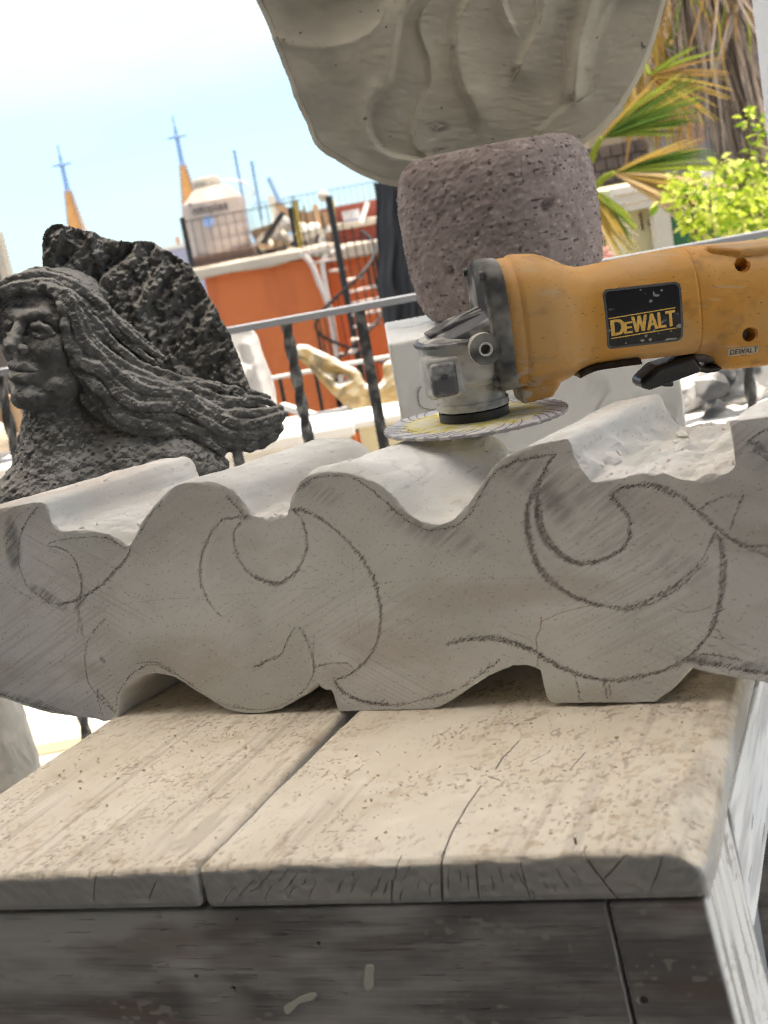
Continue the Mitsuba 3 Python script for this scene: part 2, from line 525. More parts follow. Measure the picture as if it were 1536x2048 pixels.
mat('wood_side', c_sidewood, 0.9, (lambda p, n, uv: fbm(p.x * 60, p.y * 60, p.z * 400, 3), 0.001, 3e-4), spec=0.15)
mat('dark_hole', (0.012, 0.01, 0.009), 0.95, spec=0.05)
mat('paint_fleck', (0.56, 0.54, 0.45), 0.6)


# lava stone with dust lying on it
def c_lava(p, n, uv):
    m = fbm(p.x * 60, p.y * 60, p.z * 60, 4)
    c = mix((0.036, 0.037, 0.037), (0.150, 0.148, 0.142), m)
    dust = sstep(0.05, 0.75, n.z + 0.8 * (fbm(p.x * 170, p.y * 170, p.z * 170, 3) - 0.5)) * sstep(0.12, 0.5, fbm(p.x * 22, p.y * 22, p.z * 22, 3))
    return mix(c, (0.42, 0.405, 0.38), dust * 0.85)


def b_lava(p, n, uv):
    a = fbm(p.x * 230, p.y * 230, p.z * 230, 3)
    pit = sstep(0.30, 0.16, noise(p.x * 330 + 5, p.y * 330, p.z * 330))
    return a - 0.9 * pit


mat('lava', c_lava, 0.9, (b_lava, 0.0016, 4e-4), spec=0.2)


def c_relief(p, n, uv):
    m = fbm(p.x * 26, p.y * 26, p.z * 26, 4)
    c = mix((0.33, 0.305, 0.245), (0.44, 0.415, 0.35), m)
    c = mix(c, (0.20, 0.185, 0.155), sstep(0.60, 0.78, fbm(p.x * 9 + 3, p.y * 9, p.z * 9, 3)) * 0.55)
    a, b, _ = local(p, FRL)
    sm = sstep(1.0, 0.2, dr.sqrt(dr.square((a + 52) / 34) + dr.square((b + 135) / 17))) + sstep(1.0, 0.2, dr.sqrt(dr.square((a + 46) / 26) + dr.square((b + 180) / 14))) + 0.6 * sstep(1.0, 0.2, dr.sqrt(dr.square((a + 24) / 8) + dr.square((b - 12) / 26)))
    c = mix(c, (0.07, 0.068, 0.062), sm * sstep(0.34, 0.62, fbm(p.x * 130, p.y * 130, p.z * 220, 3)) * 0.75)
    spots = sstep(0.84, 0.9, noise(p.x * 230, p.y * 230, p.z * 230)) * sstep(0.6, 0.75, noise(p.x * 30, p.y * 30, p.z * 30))
    return mix(c, (0.08, 0.07, 0.06), spots * 0.8)


mat('relief_stone', c_relief, 0.85, (lambda p, n, uv: fbm(p.x * 70, p.y * 70, p.z * 280, 3) + 0.5 * noise(p.x * 500, p.y * 500, p.z * 500), 0.0008, 4e-4), spec=0.2)
mat('soot', (0.10, 0.095, 0.09), 0.9)


def c_pedestal(p, n, uv):
    m = fbm(p.x * 70, p.y * 70, p.z * 70, 4)
    c = mix((0.165, 0.132, 0.125), (0.32, 0.27, 0.258), m)
    c = mix(c, (0.05, 0.04, 0.04), sstep(0.76, 0.84, noise(p.x * 260, p.y * 260, p.z * 300)) * 0.8)
    return mix(c, (0.38, 0.335, 0.32), sstep(0.60, 0.8, fbm(p.x * 240, p.y * 240, p.z * 240, 2)) * 0.6)


mat('pedestal_stone', c_pedestal, 0.95, (lambda p, n, uv: fbm(p.x * 170, p.y * 170, p.z * 170, 3) - 0.8 * sstep(0.3, 0.18, noise(p.x * 140, p.y * 140, p.z * 140)), 0.0016, 5e-4), spec=0.15)


def c_marble(p, n, uv):
    w = fbm(p.x * 9, p.y * 9, p.z * 9, 4)
    v = dr.abs(fbm(p.x * 16 + w * 2.2 - p.z * 10, p.y * 8, p.z * 9 + 4, 4) - 0.5)
    k = sstep(0.07, 0.0, v) * sstep(0.42, 0.66, fbm(p.x * 7 + 1, p.y * 7, p.z * 7, 2))
    c = mix((0.66, 0.65, 0.60), (0.76, 0.75, 0.71), w)
    return mix(c, (0.30, 0.30, 0.28), k * 0.6)


mat('marble', c_marble, 0.5, spec=0.4)


def c_yellow(p, n, uv):
    c = mix((0.49, 0.225, 0.028), (0.57, 0.275, 0.045), fbm(p.x * 18, p.y * 18, p.z * 18, 3))
    c = mix(c, (0.26, 0.11, 0.02), sstep(0.54, 0.74, fbm(p.x * 75 + 3, p.y * 75, p.z * 75, 4)) * 0.45)
    c = mix(c, (0.46, 0.36, 0.22), sstep(0.66, 0.72, fbm(p.x * 60 + p.z * 260, p.y * 60, p.z * 60 - p.x * 30, 3)) * 0.35)
    c = mix(c, (0.10, 0.05, 0.02), sstep(0.87, 0.91, noise(p.x * 700, p.y * 700, p.z * 700)) * 0.55)
    c = mix(c, (0.52, 0.42, 0.29), sstep(0.0, 1.0, n.z) * sstep(0.3, 0.65, fbm(p.x * 40, p.y * 40, p.z * 40, 3)) * 0.22)
    c = mix(c, (0.40, 0.33, 0.22), 0.30 * sstep(0.35, 0.65, fbm(p.x * 28 + 7, p.y * 28, p.z * 28, 4)))
    x, y, z = local(p, MG)
    low = sstep(62, 30, x + 0.35 * z - 22) * sstep(150, 95, z)
    chip = sstep(0.47, 0.53, fbm(p.x * 210, p.y * 210, p.z * 210, 3) + 0.16 * sstep(120, 60, x + 0.6 * (z - 40)) - 0.08) * sstep(210, 100, x + 0.9 * z - 20)
    return mix(c, (0.50, 0.47, 0.42), dr.clip(chip * 0.85, 0, 1))


GX, GY = 951, 838
GS = 0.765 / FPX                        # metres per photo pixel at the grinder
_gx = nz(np.array([math.cos(math.radians(3)), math.sin(math.radians(3)), -math.sin(math.radians(1.6))]))
_gz = nz(np.array([0, 0, 1]) - _gx[2] * _gx)
MG = mat4(_gx, np.cross(_gz, _gx), _gz, at(GX, GY, 0.765), GS)     # grinder coordinates (right, away, up), unit: photo pixels

mat('yellow_plastic', c_yellow, lambda p, n, uv: 0.38 + 0.3 * fbm(p.x * 50, p.y * 50, p.z * 50, 3), (lambda p, n, uv: noise(p.x * 900, p.y * 900, p.z * 900) + fbm(p.x * 120, p.y * 120, p.z * 120, 2), 0.00018, 3e-4), spec=0.45)
mat('black_plastic', lambda p, n, uv: mix((0.012, 0.012, 0.013), (0.10, 0.095, 0.09), sstep(0.6, 0.85, fbm(p.x * 130, p.y * 130, p.z * 130, 3)) * 0.6), 0.38, spec=0.5)
mat('black_label', lambda p, n, uv: mix((0.008, 0.008, 0.009), (0.40, 0.39, 0.37), sstep(0.74, 0.80, noise(p.x * 420, p.y * 420, p.z * 420)) * sstep(0.55, 0.7, noise(p.x * 90, p.y * 90, p.z * 90)) * 0.7), 0.25, spec=0.5)
mat('label_yellow', (0.72, 0.44, 0.09), 0.5)
mat('sticker_grey', (0.42, 0.38, 0.30), 0.6)
mat('rubber_grey', lambda p, n, uv: mix((0.05, 0.05, 0.05), (0.30, 0.285, 0.26), sstep(0.35, 0.75, fbm(p.x * 55, p.y * 55, p.z * 55, 4))), 0.8, spec=0.2)
mat('cast_metal', lambda p, n, uv: mix(mix((0.22, 0.215, 0.205), (0.50, 0.49, 0.46), sstep(0.3, 0.6, fbm(p.x * 90, p.y * 90, p.z * 90, 4))), (0.62, 0.60, 0.54), sstep(0.47, 0.66, fbm(p.x * 45 + 5, p.y * 45, p.z * 45, 4)) * 0.75), 0.6, (lambda p, n, uv: noise(p.x * 700, p.y * 700, p.z * 700) + fbm(p.x * 160, p.y * 160, p.z * 160, 2), 0.0003, 3e-4), spec=0.5, metallic=0.1)
mat('cast_dark', lambda p, n, uv: mix((0.10, 0.10, 0.105), (0.36, 0.355, 0.34), sstep(0.42, 0.70, fbm(p.x * 120, p.y * 120, p.z * 120, 3))), 0.5, spec=0.5, metallic=0.2)
mat('dark_metal', (0.10, 0.10, 0.10), 0.45, metallic=0.5)


def c_disc(p, n, uv):
    x, y, z = local(p, MG)
    r = dr.sqrt(x * x + y * y)
    c = mix((0.66, 0.56, 0.17), (0.74, 0.70, 0.52), sstep(0.4, 0.6, fbm(p.x * 110, p.y * 110, p.z * 110, 3)))
    c = mix(c, (0.50, 0.50, 0.54), sstep(146, 168, r + 20 * noise(p.x * 200, p.y * 200, 1.0)))
    c = mix(c, (0.25, 0.24, 0.24), sstep(183.2, 184.2, r) * 0.8)
    return mix(c, (0.70, 0.67, 0.60), sstep(0.55, 0.7, fbm(p.x * 260, p.y * 260, p.z * 260, 2)) * 0.6)


mat('disc_top', c_disc, 0.6, spec=0.3)
mat('disc_rim', lambda p, n, uv: mix((0.03, 0.03, 0.035), (0.24, 0.23, 0.22), fbm(p.x * 160, p.y * 160, p.z * 160, 3)), 0.7, metallic=0.2)

mat('iron_dusty', lambda p, n, uv: mix((0.03, 0.03, 0.03), (0.17, 0.165, 0.155), sstep(0.40, 0.75, fbm(p.x * 75, p.y * 75, p.z * 60, 3))), 0.55)
mat('iron_grey', (0.24, 0.25, 0.27), 0.45)
mat('iron_black', (0.018, 0.018, 0.02), 0.5)
mat('plaster_white', lambda p, n, uv: mix((0.60, 0.58, 0.54), (0.74, 0.73, 0.70), fbm(p.x * 6, p.y * 6, p.z * 6, 3)), 0.9)
mat('plaster_yellow', lambda p, n, uv: mix((0.60, 0.50, 0.30), (0.70, 0.62, 0.42), fbm(p.x * 6, p.y * 6, p.z * 6, 3)), 0.9)
mat('orange_wall', lambda p, n, uv: mix(mix((0.60, 0.165, 0.052), (0.70, 0.21, 0.07), fbm(p.x * 0.6, p.y * 0.6, p.z * 0.6, 4)), (0.50, 0.13, 0.05), sstep(0.45, 0.7, fbm(p.x * 3.0, p.y * 3, p.z * 0.5, 3)) * 0.5), 0.85, (lambda p, n, uv: fbm(p.x * 9, p.y * 9, p.z * 9, 3), 0.02, 0.01))
mat('concrete', lambda p, n, uv: mix((0.36, 0.32, 0.26), (0.60, 0.55, 0.47), fbm(p.x * 1.5, p.y * 1.5, p.z * 3, 4)), 0.9)
mat('tank_beige', lambda p, n, uv: mix((0.42, 0.335, 0.29), (0.50, 0.42, 0.37), fbm(p.x * 2, p.y * 2, p.z * 2, 3)), 0.5)
mat('print_dark', (0.05, 0.04, 0.045), 0.6)
mat('print_blue', (0.30, 0.42, 0.72), 0.6)
mat('red_wall', lambda p, n, uv: mix((0.24, 0.055, 0.04), (0.36, 0.10, 0.07), fbm(p.x * 1.3, p.y * 1.3, p.z * 1.3, 3)), 0.9)
mat('brown_board', lambda p, n, uv: mix((0.22, 0.13, 0.07), (0.50, 0.34, 0.20), fbm(p.x * 6, p.y * 6, p.z * 1.5, 3)), 0.9)
mat('tarp', lambda p, n, uv: mix((0.012, 0.014, 0.018), (0.05, 0.055, 0.065), fbm(p.x * 1.5, p.y * 1.5, p.z * 0.6, 3)), 0.7)
mat('pipe_white', (0.62, 0.58, 0.56), 0.4)
mat('rusty_brown', (0.10, 0.06, 0.045), 0.8)
mat('yellow_paint', (0.55, 0.40, 0.05), 0.6)
mat('steel_blue', (0.28, 0.40, 0.62), 0.5)
mat('cross_blue', (0.22, 0.36, 0.66), 0.6)
mat('spire_orange', lambda p, n, uv: mix((0.48, 0.24, 0.08), (0.58, 0.32, 0.12), noise(p.x * 1.5, p.y * 1.5, p.z * 1.5)), 0.9)
mat('spire_trim', (0.42, 0.38, 0.40), 0.9)
mat('far_lilac', (0.42, 0.42, 0.55), 0.9)
mat('bucket_white', (0.60, 0.60, 0.62), 0.5)
mat('bucket_blue', (0.05, 0.07, 0.25), 0.5)
mat('sack', (0.70, 0.68, 0.64), 0.9)
mat('step_pale', (0.55, 0.48, 0.44), 0.8)


def c_statue(p, n, uv):
    c = mix((0.44, 0.43, 0.42), (0.62, 0.61, 0.60), fbm(p.x * 12, p.y * 12, p.z * 12, 3))
    return mix(c, (0.22, 0.20, 0.15), sstep(0.54, 0.72, fbm(p.x * 9 + 5, p.y * 9, p.z * 7, 3)) * 0.6)


mat('statue_stone', c_statue, 0.8)


def c_anchor(p, n, uv):
    c = mix((0.23, 0.15, 0.055), (0.36, 0.27, 0.125), fbm(p.x * 22, p.y * 22, p.z * 22, 3))
    c = mix(c, (0.42, 0.38, 0.27), sstep(0.5, 0.7, fbm(p.x * 45 + 3, p.y * 45, p.z * 45, 3)) * 0.7)
    c = mix(c, (0.09, 0.08, 0.06), sstep(0.52, 0.68, fbm(p.x * 40 + 9, p.y * 30, p.z * 30, 3)) * 0.7)
    return mix(c, (0.66, 0.64, 0.60), sstep(0.35, 0.7, n.z))  # weathered upward faces whitened further, sunlight put into the colour


mat('anchor_stone', c_anchor, 0.9)
mat('rubble_marble', lambda p, n, uv: mix((0.44, 0.435, 0.43), (0.06, 0.065, 0.072), sstep(0.50, 0.60, fbm(p.x * 8, p.y * 8, p.z * 8, 4))), 0.7)
mat('rough_column', lambda p, n, uv: mix((0.42, 0.37, 0.30), (0.72, 0.67, 0.59), fbm(p.x * 45, p.y * 45, p.z * 20, 4)), 0.95, (lambda p, n, uv: fbm(p.x * 110, p.y * 110, p.z * 60, 3), 0.006, 1e-3))
mat('floor_stone', lambda p, n, uv: mix((0.46, 0.42, 0.35), (0.60, 0.56, 0.48), fbm(p.x * 4, p.y * 4, 1.0, 4)), 0.9)
mat('floor_dark', lambda p, n, uv: mix((0.16, 0.165, 0.17), (0.27, 0.275, 0.28), fbm(p.x * 7, p.y * 7, 1.0, 4)), 0.9)
mat('floor_joint', (0.36, 0.29, 0.20), 0.9)
mat('boulder_pale', lambda p, n, uv: mix((0.45, 0.46, 0.52), (0.62, 0.52, 0.40), sstep(0.4, 0.6, noise(p.x * 14, p.y * 14, p.z * 18))), 0.6)
mat('bark', lambda p, n, uv: mix((0.10, 0.07, 0.055), (0.34, 0.27, 0.22), fbm(p.x * 40, p.y * 40, p.z * 6, 3)), 0.95)
mat('bark_pale', lambda p, n, uv: mix((0.26, 0.20, 0.16), (0.46, 0.38, 0.32), fbm(p.x * 40, p.y * 40, p.z * 6, 3)), 0.95)


def leafmat(name, c, trans=0.9, rough=0.5):
    scene[name] = {'type': 'principledthin', 'base_color': rgb(c), 'roughness': rough, 'diff_trans': trans, 'spec_trans': 0.0}


leafmat('frond_green', (0.10, 0.17, 0.035), 0.7)
leafmat('frond_lime', (0.30, 0.36, 0.06), 0.8)
leafmat('frond_yellow', (0.46, 0.33, 0.09), 0.8)
leafmat('frond_cream', (0.62, 0.48, 0.26), 0.7)
leafmat('frond_orange', (0.36, 0.22, 0.075), 0.8)
leafmat('leaf_lime', (0.52, 0.63, 0.08), 1.1)
leafmat('leaf_light', (0.70, 0.74, 0.24), 1.1)
leafmat('leaf_mid', (0.17, 0.28, 0.03), 0.9)
mat('stem', (0.14, 0.09, 0.05), 0.9)
mat('cornice', (0.62, 0.58, 0.52), 0.7)
mat('column_cream', (0.60, 0.55, 0.46), 0.8)
mat('wall_cream', lambda p, n, uv: mix((0.50, 0.46, 0.26), (0.60, 0.55, 0.36), fbm(p.x * 5, p.y * 5, p.z * 5, 3)), 0.9)
mat('awning_green', (0.03, 0.13, 0.055), 0.7)
mat('shed_wall', (0.17, 0.18, 0.19), 0.9)
mat('brick', lambda p, n, uv: mix((0.085, 0.065, 0.055), (0.19, 0.15, 0.13), noise(p.x * 12, p.y * 12, p.z * 12)), 0.95)
mat('mortar', (0.16, 0.13, 0.11), 0.95)


def c_mural(p, n, uv):
    a, b, r = vor(p.x * 3.6 + 0.5 * noise(p.x * 3, p.z * 3, 1.0), p.z * 3.2 + 5)
    c = mix((0.50, 0.30, 0.06), (0.55, 0.15, 0.04), sstep(0.25, 0.26, r))
    c = mix(c, (0.10, 0.30, 0.33), sstep(0.50, 0.51, r))
    c = mix(c, (0.05, 0.10, 0.36), sstep(0.72, 0.73, r))
    c = mix(c, (0.40, 0.06, 0.05), sstep(0.88, 0.89, r))
    c = mix(c, (0.42, 0.36, 0.28), sstep(0.45, 0.7, noise(p.x * 1.1, p.z * 1.3, 2.0)) * 0.7)
    return c * 0.8


mat('mural', c_mural, 0.8)
mat('sea_water', (0.05, 0.13, 0.22), 0.25, spec=0.5)
mat('hill_ground', lambda p, n, uv: mix((0.20, 0.17, 0.13), (0.30, 0.27, 0.22), fbm(p.x * 0.1, p.y * 0.1, 1.0, 4)), 0.95)
mat('post_white', (0.60, 0.60, 0.61), 0.6)
mat('roof_sheet', (0.50, 0.48, 0.45), 0.8)
mat('pink_petal', (0.62, 0.30, 0.26), 0.7)
mat('pot_clay', (0.36, 0.15, 0.08), 0.9)


# ------------------------------------------------------------------ the bench
def dense_box(lo, hi, step, r):
    lo, hi = np.asarray(lo, float), np.asarray(hi, float)
    vs, fs, off = [], [], 0
    for ax in range(3):
        b_, c_ = (ax + 1) % 3, (ax + 2) % 3
        nb, nc = (max(2, int((hi[k] - lo[k]) / step) + 1) for k in (b_, c_))
        gb = np.unique(np.r_[np.linspace(lo[b_], hi[b_], nb), lo[b_] + r * np.linspace(0, 1, 5), hi[b_] - r * np.linspace(0, 1, 5)])
        gc = np.unique(np.r_[np.linspace(lo[c_], hi[c_], nc), lo[c_] + r * np.linspace(0, 1, 5), hi[c_] - r * np.linspace(0, 1, 5)])
        nb, nc = len(gb), len(gc)
        B, Cc = np.meshgrid(gb, gc, indexing='ij')
        for side in (0, 1):
            v = np.zeros((nb * nc, 3))
            v[:, ax], v[:, b_], v[:, c_] = (lo, hi)[side][ax], B.ravel(), Cc.ravel()
            i, j = np.meshgrid(np.arange(nb - 1), np.arange(nc - 1), indexing='ij')
            q = np.stack([i * nc + j, (i + 1) * nc + j, (i + 1) * nc + j + 1, i * nc + j + 1], -1).reshape(-1, 4)
            if not side:
                q = q[:, ::-1]
            vs.append(v)
            fs.append(np.vstack([q[:, [0, 1, 2]], q[:, [0, 2, 3]]]) + off)
            off += len(v)
    v, f = np.vstack(vs), np.vstack(fs)
    key = np.round(v * 1e6).astype(np.int64)
    _, first, inv = np.unique(key, axis=0, return_index=True, return_inverse=True)
    m = trimesh.Trimesh(v[first], inv.ravel()[f], process=False)
    m.update_faces(m.nondegenerate_faces(height=1e-9))
    q = np.clip(m.vertices, lo + r, hi - r)
    d = m.vertices - q
    L = np.linalg.norm(d, axis=1, keepdims=True)
    m.vertices = np.where(L > 1e-9, q + d / np.maximum(L, 1e-9) * r, m.vertices)
    return m


def bloc(x, y, b=0.0):
    """bench coordinates of a pixel on the plane b metres behind the front edge"""
    d = onplane(x, y, OB + BB * b, BB) - OB
    return np.array([d @ BA, d @ BB, d @ NB])


def btop(x, y):
    d = onbench(x, y) - OB
    return np.array([d @ BA, d @ BB])


def slit(p0, p1, w0, w1, deep=0.006):
    """wedge cut in the front (a, c) plane"""
    p0, p1 = np.array([p0[0], p0[2]]), np.array([p1[0], p1[2]])
    t = nz(p1 - p0)
    s = np.array([-t[1], t[0]])
    mid = (p0 + p1) / 2 + s * rng.normal() * 0.0004
    pl = np.array([p0 - s * w0 / 2, mid - s * (w0 + w1) / 3, p1 - s * w1 / 2, p1 + s * w1 / 2, mid + s * (w0 + w1) / 3, p0 + s * w0 / 2])
    m = extrude(sg.Polygon(pl).buffer(0), deep + 0.004)
    return xf(m, mat4([1, 0, 0], [0, 0, 1], [0, -1, 0], [0, deep, 0]))


BENCH = thing('wooden_bench', 'dust covered wooden work bench of thick planks under the carved stone block', 'bench')


def plank(lo, hi, cuts, seed):
    m = dense_box(lo, hi, 0.0032, 0.0034)
    if lo[0] > 0:                       # the corner at the right is worn down
        w = 0.005 + 0.013 * np.exp(-((m.vertices[:, 1] - 0.035) / 0.05) ** 2)
        d = np.clip((m.vertices[:, 0] - (hi[0] - w)) / w, 0, 1)
        m.vertices[:, 2] -= np.where(m.vertices[:, 2] > -0.012, 0.55 * w * d ** 1.6, 0)
    n = m.vertex_normals
    k = meshkit.fbm(m.vertices * np.array([90, 60, 90]), 4, seed=seed) - 0.5
    soft = meshkit.fbm(m.vertices * np.array([25, 12, 25]), 2, seed=seed + 9) - 0.5
    front = np.clip(1 - (m.vertices[:, 1] - lo[1]) / 0.012, 0, 1) * np.clip((m.vertices[:, 2] + 0.009) / 0.006, 0, 1)
    flat = np.clip((n[:, 2] - 0.1) / 0.5, 0.12, 1)
    m.vertices = m.vertices + n * ((k * 0.0012 + soft * 0.0012) * flat + front * flat * (meshkit.fbm(m.vertices * 230, 3, seed=seed + 3) - 0.5) * 0.0022)[:, None]
    if cuts:
        c = m3.Manifold.batch_boolean([t2m(m)] + [t2m(x) for x in cuts], m3.OpType.Subtract)
        m = m2t(c)
    return m


cuts = []
for (x0, y0, x1, y1, w0, w1) in ((882, 1716, 884, 1806, .0006, .0012), (784, 1752, 782, 1811, .0003, .0008), (952, 1728, 959, 1808, .0005, .0006), (1154, 1690, 1236, 1800, .0008, .0007), (795, 1722, 790, 1760, .0003, .0003),
                                 (1040, 1724, 1062, 1802, .0004, .0005), (1250, 1712, 1205, 1762, .0004, .0004), (1325, 1712, 1300, 1780, .0004, .0002)):
    cuts.append(slit(bloc(x0, y0), bloc(x1, y1), w0, w1))
for i in range(46):
    x = 420 + 760 * rng.random()
    lean = np.interp(x, [420, 700, 900, 1180], [42, 18, 0, -34]) * rng.uniform(0.6, 1.2)
    y0 = rng.uniform(1728, 1775)
    L = rng.uniform(14, 42)
    cuts.append(slit(bloc(x + lean * L / 80, y0), bloc(x - lean * L / 80, y0 + L), .00016, rng.uniform(.0002, .0004), 0.002))
# cracks running back over the top
for path, w in (([(882, 1716), (905, 1660), (930, 1618), (962, 1572)], .0008), ([(990, 1540), (1005, 1516), (1040, 1480)], .0007), ([(1152, 1690), (1150, 1676)], .0009), ([(975, 1552), (1000, 1563)], .0006), ([(1140, 1540), (1170, 1505)], .0005), ([(1060, 1524), (1100, 1505)], .0004)):
    q = np.array([btop(*p) for p in path])
    pl = sg.LineString(q).buffer(w / 2, cap_style='flat')
    cuts.append(xf(extrude(pl, 0.006), mat4([1, 0, 0], [0, 1, 0], [0, 0, 1], [0, 0, -0.0025])))
put('plank', plank((0.0007, 0.0, -0.0190), (0.2035, 0.37, 0.0), cuts, 3), 'wood_dusty', BENCH, 35, M=MB, label='right bench plank with cracked end grain')
mleft = plank((-0.1715, -0.001, -0.0182), (-0.0007, 0.37, -0.0008), [slit(bloc(195, 1745), bloc(190, 1800), .0003, .0005), slit(bloc(316, 1760), bloc(300, 1795), .0004, .0004)], 11)
mleft.vertices[:, 0] -= 0.037 * np.clip(mleft.vertices[:, 1], 0, 0.18) * np.clip((mleft.vertices[:, 0] + 0.17) / 0.17, 0, 1)
put('plank', mleft, 'wood_dusty', BENCH, 35, M=MB, label='left bench plank thick with pale dust')

# front board with knots and nail holes
ap = dense_box((-0.169, 0.0015, -0.150), (0.1660, 0.022, -0.0200), 0.004, 0.0012)
ap.vertices = ap.vertices + ap.vertex_normals * ((meshkit.fbm(ap.vertices * np.array([20, 20, 160]), 3, seed=5) - 0.5) * 0.0009)[:, None]
right = np.clip((ap.vertices[:, 0] - 0.1) / 0.065, 0, 1)
ap.vertices[:, 0] += right * (-ap.vertices[:, 2] - 0.02) * 0.04
holes = []
for (x, y, rx, ry) in ((467, 1976, 6, 5), (392, 1952, 6, 4), (637, 1886, 5, 4), (473, 1838, 5, 3), (1285, 2002, 10, 9), (1120, 1973, 2, 2), (310, 1943, 2, 2)):
    c = bloc(x, y, 0.0015)
    s = m3.Manifold.sphere(1.0, 16).scale([rx * 2.1e-4, 0.0028, ry * 2.1e-4]).translate(c.tolist())
    if x < 1250:
        holes.append(s)
for i in range(95):
    x, y = rng.uniform(10, 1180), rng.uniform(1832, 2044)
    L = rng.gamma(2.0, 16) + 6
    q0, q1 = bloc(x, y, 0.0015), bloc(x + L, y - 0.012 * L + rng.normal() * 0.5, 0.0015)
    holes.append(t2m(slit(q0, q1, rng.uniform(.00008, .0002), rng.uniform(.00008, .0003), 0.0032)))
apm = m3.Manifold.batch_boolean([t2m(ap)] + holes, m3.OpType.Subtract)
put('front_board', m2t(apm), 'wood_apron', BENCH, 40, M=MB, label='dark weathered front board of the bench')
for (x, y) in ((467, 1976), (392, 1952), (637, 1886)):
    c = bloc(x, y, 0.0015)
    put('nail', xf(m2t(m3.Manifold.sphere(0.0009, 10)), mat4([1, 0, 0], [0, 1, 0], [0, 0, 1], c + [0, 0.0016, 0])), 'rusty_brown', BENCH, True, M=MB)


def leg(lo, hi, seed, mt):
    m = dense_box(lo, hi, 0.008, 0.0022)
    m.vertices = m.vertices + m.vertex_normals * ((meshkit.fbm(m.vertices * np.array([40, 40, 14]), 3, seed=seed) - 0.5) * 0.0016)[:, None]
    return m


lg = leg((0.1671, 0.0010, -0.86), (0.2025, 0.078, -0.0200), 21, 0)
k = np.clip((-lg.vertices[:, 2] - 0.02), 0, 0.12)
lg.vertices[:, 0] += np.where(lg.vertices[:, 0] > 0.185, k * 0.075, k * 0.04)
lgm = t2m(lg) - m3.Manifold.sphere(1.0, 16).scale([.0022, .003, .0019]).translate(bloc(1285, 2002, 0.001).tolist())
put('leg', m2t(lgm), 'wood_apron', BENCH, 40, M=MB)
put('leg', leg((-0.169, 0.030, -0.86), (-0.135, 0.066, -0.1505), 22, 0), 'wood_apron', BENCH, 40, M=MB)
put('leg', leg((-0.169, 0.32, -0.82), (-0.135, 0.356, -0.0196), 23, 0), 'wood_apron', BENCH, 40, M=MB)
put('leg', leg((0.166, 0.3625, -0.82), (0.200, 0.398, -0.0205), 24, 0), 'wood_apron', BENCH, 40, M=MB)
sd = dense_box((0.186, 0.0795, -0.078), (0.2040, 0.36, -0.0196), 0.005, 0.0012)
sd.vertices = sd.vertices + sd.vertex_normals * ((meshkit.fbm(sd.vertices * np.array([60, 18, 60]), 3, seed=8) - 0.5) * 0.0016)[:, None]
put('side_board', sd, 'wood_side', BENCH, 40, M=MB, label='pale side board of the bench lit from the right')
for i, pts in enumerate(([(733, 1930), (746, 1931), (747, 1950), (745, 1975), (735, 1981), (728, 1965), (730, 1945)], [(568, 2018), (585, 2003), (603, 1992), (634, 1989), (628, 1998), (604, 2004), (590, 2016), (572, 2026)])):
    q = np.array([bloc(x, y, 0.0012)[[0, 2]] for x, y in pts])
    put('paint_fleck', xf(extrude(sg.Polygon(smooth_poly(q, 40, True)), 0.0005), mat4([1, 0, 0], [0, 0, 1], [0, -1, 0], [0, 0.0014, 0])), 'paint_fleck', BENCH, False, M=MB, label='small fleck of olive paint on the front board')

# crumbs of stone lying on the planks
crumbs = []
ico = trimesh.creation.icosphere(subdivisions=0)
clusters = [btop(*p) for p in ((430, 1480), (180, 1550), (1050, 1440), (1280, 1420), (820, 1560), (700, 1620), (560, 1560), (1150, 1610), (1380, 1400), (930, 1470))]
for i in range(900):
    if i % 3:
        c = clusters[rng.integers(len(clusters))] + rng.normal(size=2) * np.array([0.022, 0.012])
    else:
        c = np.array([rng.uniform(-0.165, 0.195), rng.uniform(0.004, 0.18)])
    if not (-0.168 < c[0] < 0.196 and 0.004 < c[1] < 0.36) or abs(c[0] + 0.037 * c[1]) < 0.003:
        continue
    r = rng.gamma(2.0, 0.00015) + 0.00014
    v = ico.vertices * rng.uniform(0.55, 1.25, (12, 3)) * r * np.array([1.2, 1.0, 0.7])
    crumbs.append(tm(v + [c[0], c[1], 0.0002], ico.faces))
mat('crumb', lambda p, n, uv: mix((0.44, 0.35, 0.24), (0.70, 0.63, 0.52), sstep(0.3, 0.5, noise(p.x * 300, p.y * 300, 2.0))), 0.95, spec=0.1)
single('stone_crumbs', cat(crumbs), 'crumb', 'fine cream crumbs of stone dust scattered over the bench planks', 'dust', kind='stuff', M=MB)

